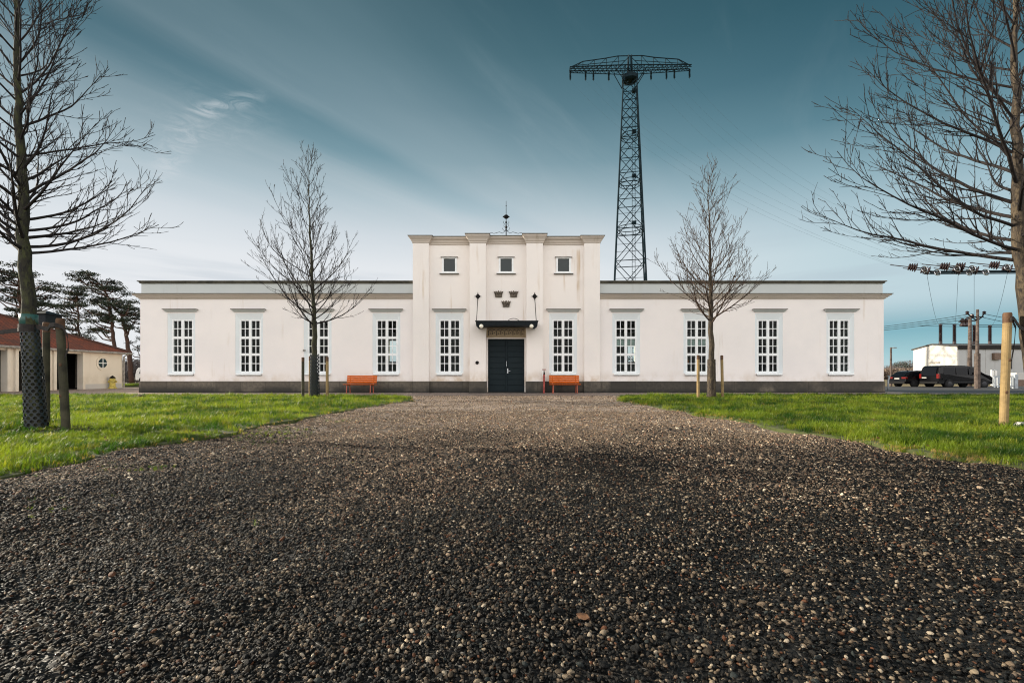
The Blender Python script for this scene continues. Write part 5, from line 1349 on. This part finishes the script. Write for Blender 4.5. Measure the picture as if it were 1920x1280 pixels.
# ------------------------------------------------------------------ lattice pylon
def pylon():
    Y = 72.0; xc = X(1181, Y); g = thing('pylon', 'tall dark steel lattice pylon with a wide crossarm behind the building', 'pylon', (xc, Y, 0))
    RZ_ = Matrix.Rotation(radians(-13), 4, 'Z')
    def T(p): v = RZ_ @ Vector(p); return (v.x+xc, v.y+Y, v.z)
    zt = Z(153, Y)-.3; 
    def hw(z):          # half width of the body at a height
        zb_ = Z(524, Y); a = 2.35; b = 1.02
        return a+(b-a)*(z-zb_)/(zt-zb_)
    lev = [0]; z = 0
    while z < zt-1: z += hw(z)*2.25; lev.append(min(z, zt))
    lev[-1] = zt
    cor = [(-1, -1), (1, -1), (1, 1), (-1, 1)]
    for c in cor:
        MB().tube([T((c[0]*hw(z), c[1]*hw(z), z)) for z in lev], [.145-.06*k/len(lev) for k in range(len(lev))], 6).build('leg', 'pylon_steel', g)
    m = MB()
    for a, b in zip(lev, lev[1:]):
        for k in range(4):
            c, d = cor[k], cor[(k+1) % 4]; ha, hb = hw(a), hw(b)
            m.bar(T((c[0]*ha, c[1]*ha, a)), T((d[0]*hb, d[1]*hb, b)), .055); m.bar(T((d[0]*ha, d[1]*ha, a)), T((c[0]*hb, c[1]*hb, b)), .055)
            m.bar(T((c[0]*ha, c[1]*ha, a)), T((d[0]*ha, d[1]*ha, a)), .065)
            zm = (a+b)/2; hm = hw(zm)
            if k in (0, 2): m.bar(T((c[0]*hm, c[1]*hm, zm)), T((d[0]*hm, d[1]*hm, zm)), .03)
    m.build('bracing', 'pylon_steel', g)
    m = MB(); x_ = .55
    m.bar(T((x_-.2, -.2, 0)), T((x_-.2, -.2, zt)), .04); m.bar(T((x_+.25, -.2, 0)), T((x_+.25, -.2, zt)), .04); z = .4
    while z < zt: m.bar(T((x_-.2, -.2, z)), T((x_+.25, -.2, z)), .03); z += .8
    m.build('ladder', 'pylon_steel', g)
    for py in (260, 347, 434):
        z = Z(py, Y); r = hw(z)*.95; m = MB()
        for zz in (z, z+.55): m.tube([T((r*cos(2*pi*k/20), r*sin(2*pi*k/20), zz)) for k in range(21)], .06, 4, False)
        for k in range(10): m.bar(T((r*cos(2*pi*k/10), r*sin(2*pi*k/10), z)), T((r*cos(2*pi*k/10), r*sin(2*pi*k/10), z+.55)), .04)
        m.build('platform', 'pylon_steel', g)
    for py in (170, 246, 329, 417):
        z = Z(py, Y); MB().box(xc+.35, xc+.95, Y-.3, Y+.3, z-.25, z+.15).build('rest_box', 'pylon_steel', g)
    # crossarm
    RZ_ = Matrix.Rotation(radians(-1.5), 4, 'Z')
    az = Z(128, Y); half = 112.5*Y/F; m = MB(); d = .75; zt2 = Z(105, Y)
    zl = lambda f: Z(134.5, Y)+.3*abs(f); zu = Z(127.5, Y)
    up = [(-1, zu+.2), (-.78, Z(114, Y)), (-.42, Z(109, Y)), (-.2, zt2), (0, zt2), (.2, zt2), (.42, Z(109, Y)), (.8, Z(113, Y)), (1, zu+.2)]
    N = 26
    for s in (-1, 1):
        for zfn, r in ((lambda f: zu, .085), (lambda f: zl(f), .06)):
            m.tube([T((half*(-1+2*k/N), s*d*(1-.35*abs(-1+2*k/N)), zfn(-1+2*k/N))) for k in range(N+1)], r, 5)
        for k in range(N):
            f, f2 = -1+2*k/N, -1+2*(k+1)/N; yf, yf2 = s*d*(1-.35*abs(f)), s*d*(1-.35*abs(f2))
            if k % 2: m.bar(T((half*f, yf, zu)), T((half*f2, yf2, zl(f2))), .035)
            else: m.bar(T((half*f, yf, zl(f))), T((half*f2, yf2, zu)), .035)
            if s == 1:
                m.bar(T((half*f, yf, zu)), T((half*f2, -yf2, zu)), .05); m.bar(T((half*f, -yf, zl(f))), T((half*f2, yf2, zl(f2))), .035)
                m.bar(T((half*f, yf, zu)), T((half*f, -yf, zu)), .045)
    def uz(f):
        for (a, za), (b, zb_) in zip(up, up[1:]):
            if f <= b: return za+(zb_-za)*(f-a)/(b-a)
    m.tube([T((half*f, 0, z)) for f, z in up], .075, 5)
    m.tube([T((half*f, 0, zu+.45+.75*(1-abs(f)))) for f in (-.95, -.5, -.08)], .05, 5); m.tube([T((half*f, 0, zu+.45+.75*(1-abs(f)))) for f in (.08, .5, .95)], .05, 5)
    fs = [-.78, -.59, -.39, -.19, .19, .39, .59, .79]
    for f in fs:
        m.bar(T((half*f, 0, uz(f))), T((half*f, 0, zu)), .05)
        g2 = f-.13 if f < 0 else f+.13
        m.bar(T((half*(f+(.17 if f < 0 else -.17)*-1), 0, zu)), T((half*f, 0, uz(f))), .045)
    # central mast and struts
    for a, b in ((-.35, -.35), (.35, -.35), (.35, .35), (-.35, .35)): m.bar(T((a, b, zt)), T((a*.6, b*.6, zt2)), .11)
    for s in (-1, 1):
        for q in (-1, 1):
            m.bar(T((s*hw(zt), q*hw(zt), zt-.2)), T((s*half*.25, q*.7, zl(.2))), .075)
            m.bar(T((s*hw(zt), q*hw(zt), zt-.2)), T((s*half*.1, q*.7, zu)), .07)
        m.bar(T((0, 0, zt2)), T((s*half*.2, 0, zu)), .06)
    ca = m.build('crossarm', 'pylon_steel', g)
    m = MB(); z0 = Z(150, Y)
    m.rings([[T((r*cos(2*pi*k/16), r*sin(2*pi*k/16), z)) for k in range(16)] for r, z in ((.9, z0-.3), (1.25, z0-.1), (1.25, z0+.5), (.8, z0+.7))]); m.build('turret', 'pylon_steel', g)
    ends = []
    for f in (-.99, -.735, -.605, -.35, .35, .605, .735, .985):
        p = Vector(T((half*f, 0, zl(f)))); m = MB(); h = 1.55 
        prof = [(.04, -h)]
        for k in range(7): prof += [(.06, -h+.15+k*.19), (.17, -h+.22+k*.19), (.06, -h+.27+k*.19)]
        prof += [(.04, 0)]
        m.lathe(p, prof, 8).build('insulator', 'pylon_steel', ca); ends.append(p-Vector((0, 0, h)))
    return ends
pe = pylon()

# ------------------------------------------------------------------ line gantry at the right
def gantry():
    Y = 31.0; zb_ = Z(510, Y); g = thing('line_gantry', 'dark steel bar carrying round strain insulators at the right edge', 'gantry', (X(1975, Y), Y, 0))
    xa_, xb_ = X(1745, Y), X(2060, Y)
    m = MB(); m.tube([(xa_, Y, zb_), (xb_, Y+.0, Z(508, Y))], .085, 8); m.bar((xa_, Y+.5, zb_-.02), (xb_, Y+.5, zb_+.05), .035, 5); m.build('beam', 'pylon_steel', g)
    for px in (1985, 2055):
        x = X(px, Y); m = MB(); m.tube([(x, Y+.25, -.2), (x, Y+.25, zb_+.3)], [.2, .14], 8); m.build('mast', 'pylon_steel', g)
    out = []
    for k, (px, py) in enumerate(((1711, 501), (1735, 507), (1771, 499.5), (1800, 499.5), (1794, 507), (1825, 506.5), (1864, 497), (1888, 503))):
        m = MB(); near = k in (0, 2, 3, 6); yy_ = Y-.3 if near else Y
        c = Vector(P(px, py, yy_)); ax = Vector((-.72, .62, .28)).normalized()   # string points toward the pylon
        u = ax.cross(Vector((0, 0, 1))).normalized(); v = ax.cross(u)
        def ring(o, r, n=14): q = c+ax*o; return [tuple(q+(u*cos(2*pi*i/n)+v*sin(2*pi*i/n))*r) for i in range(n)]
        prof = []
        for j in range(4): prof += [(-.24+j*.12, .15), (-.20+j*.12, .29-.02*j), (-.155+j*.12, .28-.02*j), (-.13+j*.12, .15)]
        m.rings([ring(o, r) for o, r in prof]); m.tube([c-ax*.7, c+ax*1.2], .03, 6)
        o = m.build('strain_insulator', 'porcelain', g)
        q = c-ax*.30+Vector((.33, -.1, -.12)); mm = MB()
        mm.tube([tuple(q+(Vector((1, 0, 0))*cos(2*pi*i/20)+Vector((0, .25, .97))*sin(2*pi*i/20))*.2) for i in range(21)], .035, 6, False); mm.ball(q, .08, 8, 6)
        mm.bar(q, c-ax*.2, .03); mm.build('arcing_ring', 'chrome', o)
        out.append((c+ax*1.2, c-ax*.7))
    return out
go = gantry()
nth = ['outermost left', 'second from left', 'third from left', 'fourth from left', 'fourth from right', 'third from right', 'second from right', 'outermost right']
for k in range(8): cable(pe[k], go[k][0], 3.0, .004, 'long faint conductor hanging from the '+nth[k]+' insulator of the pylon', 'conductors between pylon and gantry', 40)
for k, (i, tgt, nm) in enumerate(((0, 0, 'leftmost'), (2, 1, 'second'), (3, 2, 'third'), (6, 3, 'rightmost'))):
    a = go[i][1]; cable(a, tops[tgt], 1.2, .010, nm+' of the four lines dropping from the gantry to the substation roof', 'lines dropping to the substation', 30)

# ------------------------------------------------------------------ small things on the grass
def mole_heap(px, py, label):
    Yg = F*H/(py-704); x = X(px, Yg); r = random.Random(int(px)); n = 14; m = MB()
    m.rings([[(x+rr*(1+r.uniform(-.15, .15))*cos(2*pi*k/n), Yg+rr*(1+r.uniform(-.15, .15))*sin(2*pi*k/n), z) for k in range(n)] for rr, z in ((.27, .03), (.22, .09), (.12, .14), (.03, .16))])
    tag(m.build('soil_heap', 'soil', smooth=True), label, 'soil heap')
mole_heap(262, 748, 'small dark soil heap on the far edge of the left lawn')
m = MB(); r = random.Random(4); x, y = X(1915, 7.05), 7.05
bm_pts = [[(x+rr*cos(2*pi*k/9)*(1+r.uniform(-.2, .2)), y+rr*sin(2*pi*k/9)*(1+r.uniform(-.2, .2)), z) for k in range(9)] for rr, z in ((.09, .04), (.11, .09), (.05, .14))]
m.rings(bm_pts); tag(m.build('pale_stone', 'white_render', smooth=True), 'pale stone in the grass at the foot of the right-edge tree', 'stone')
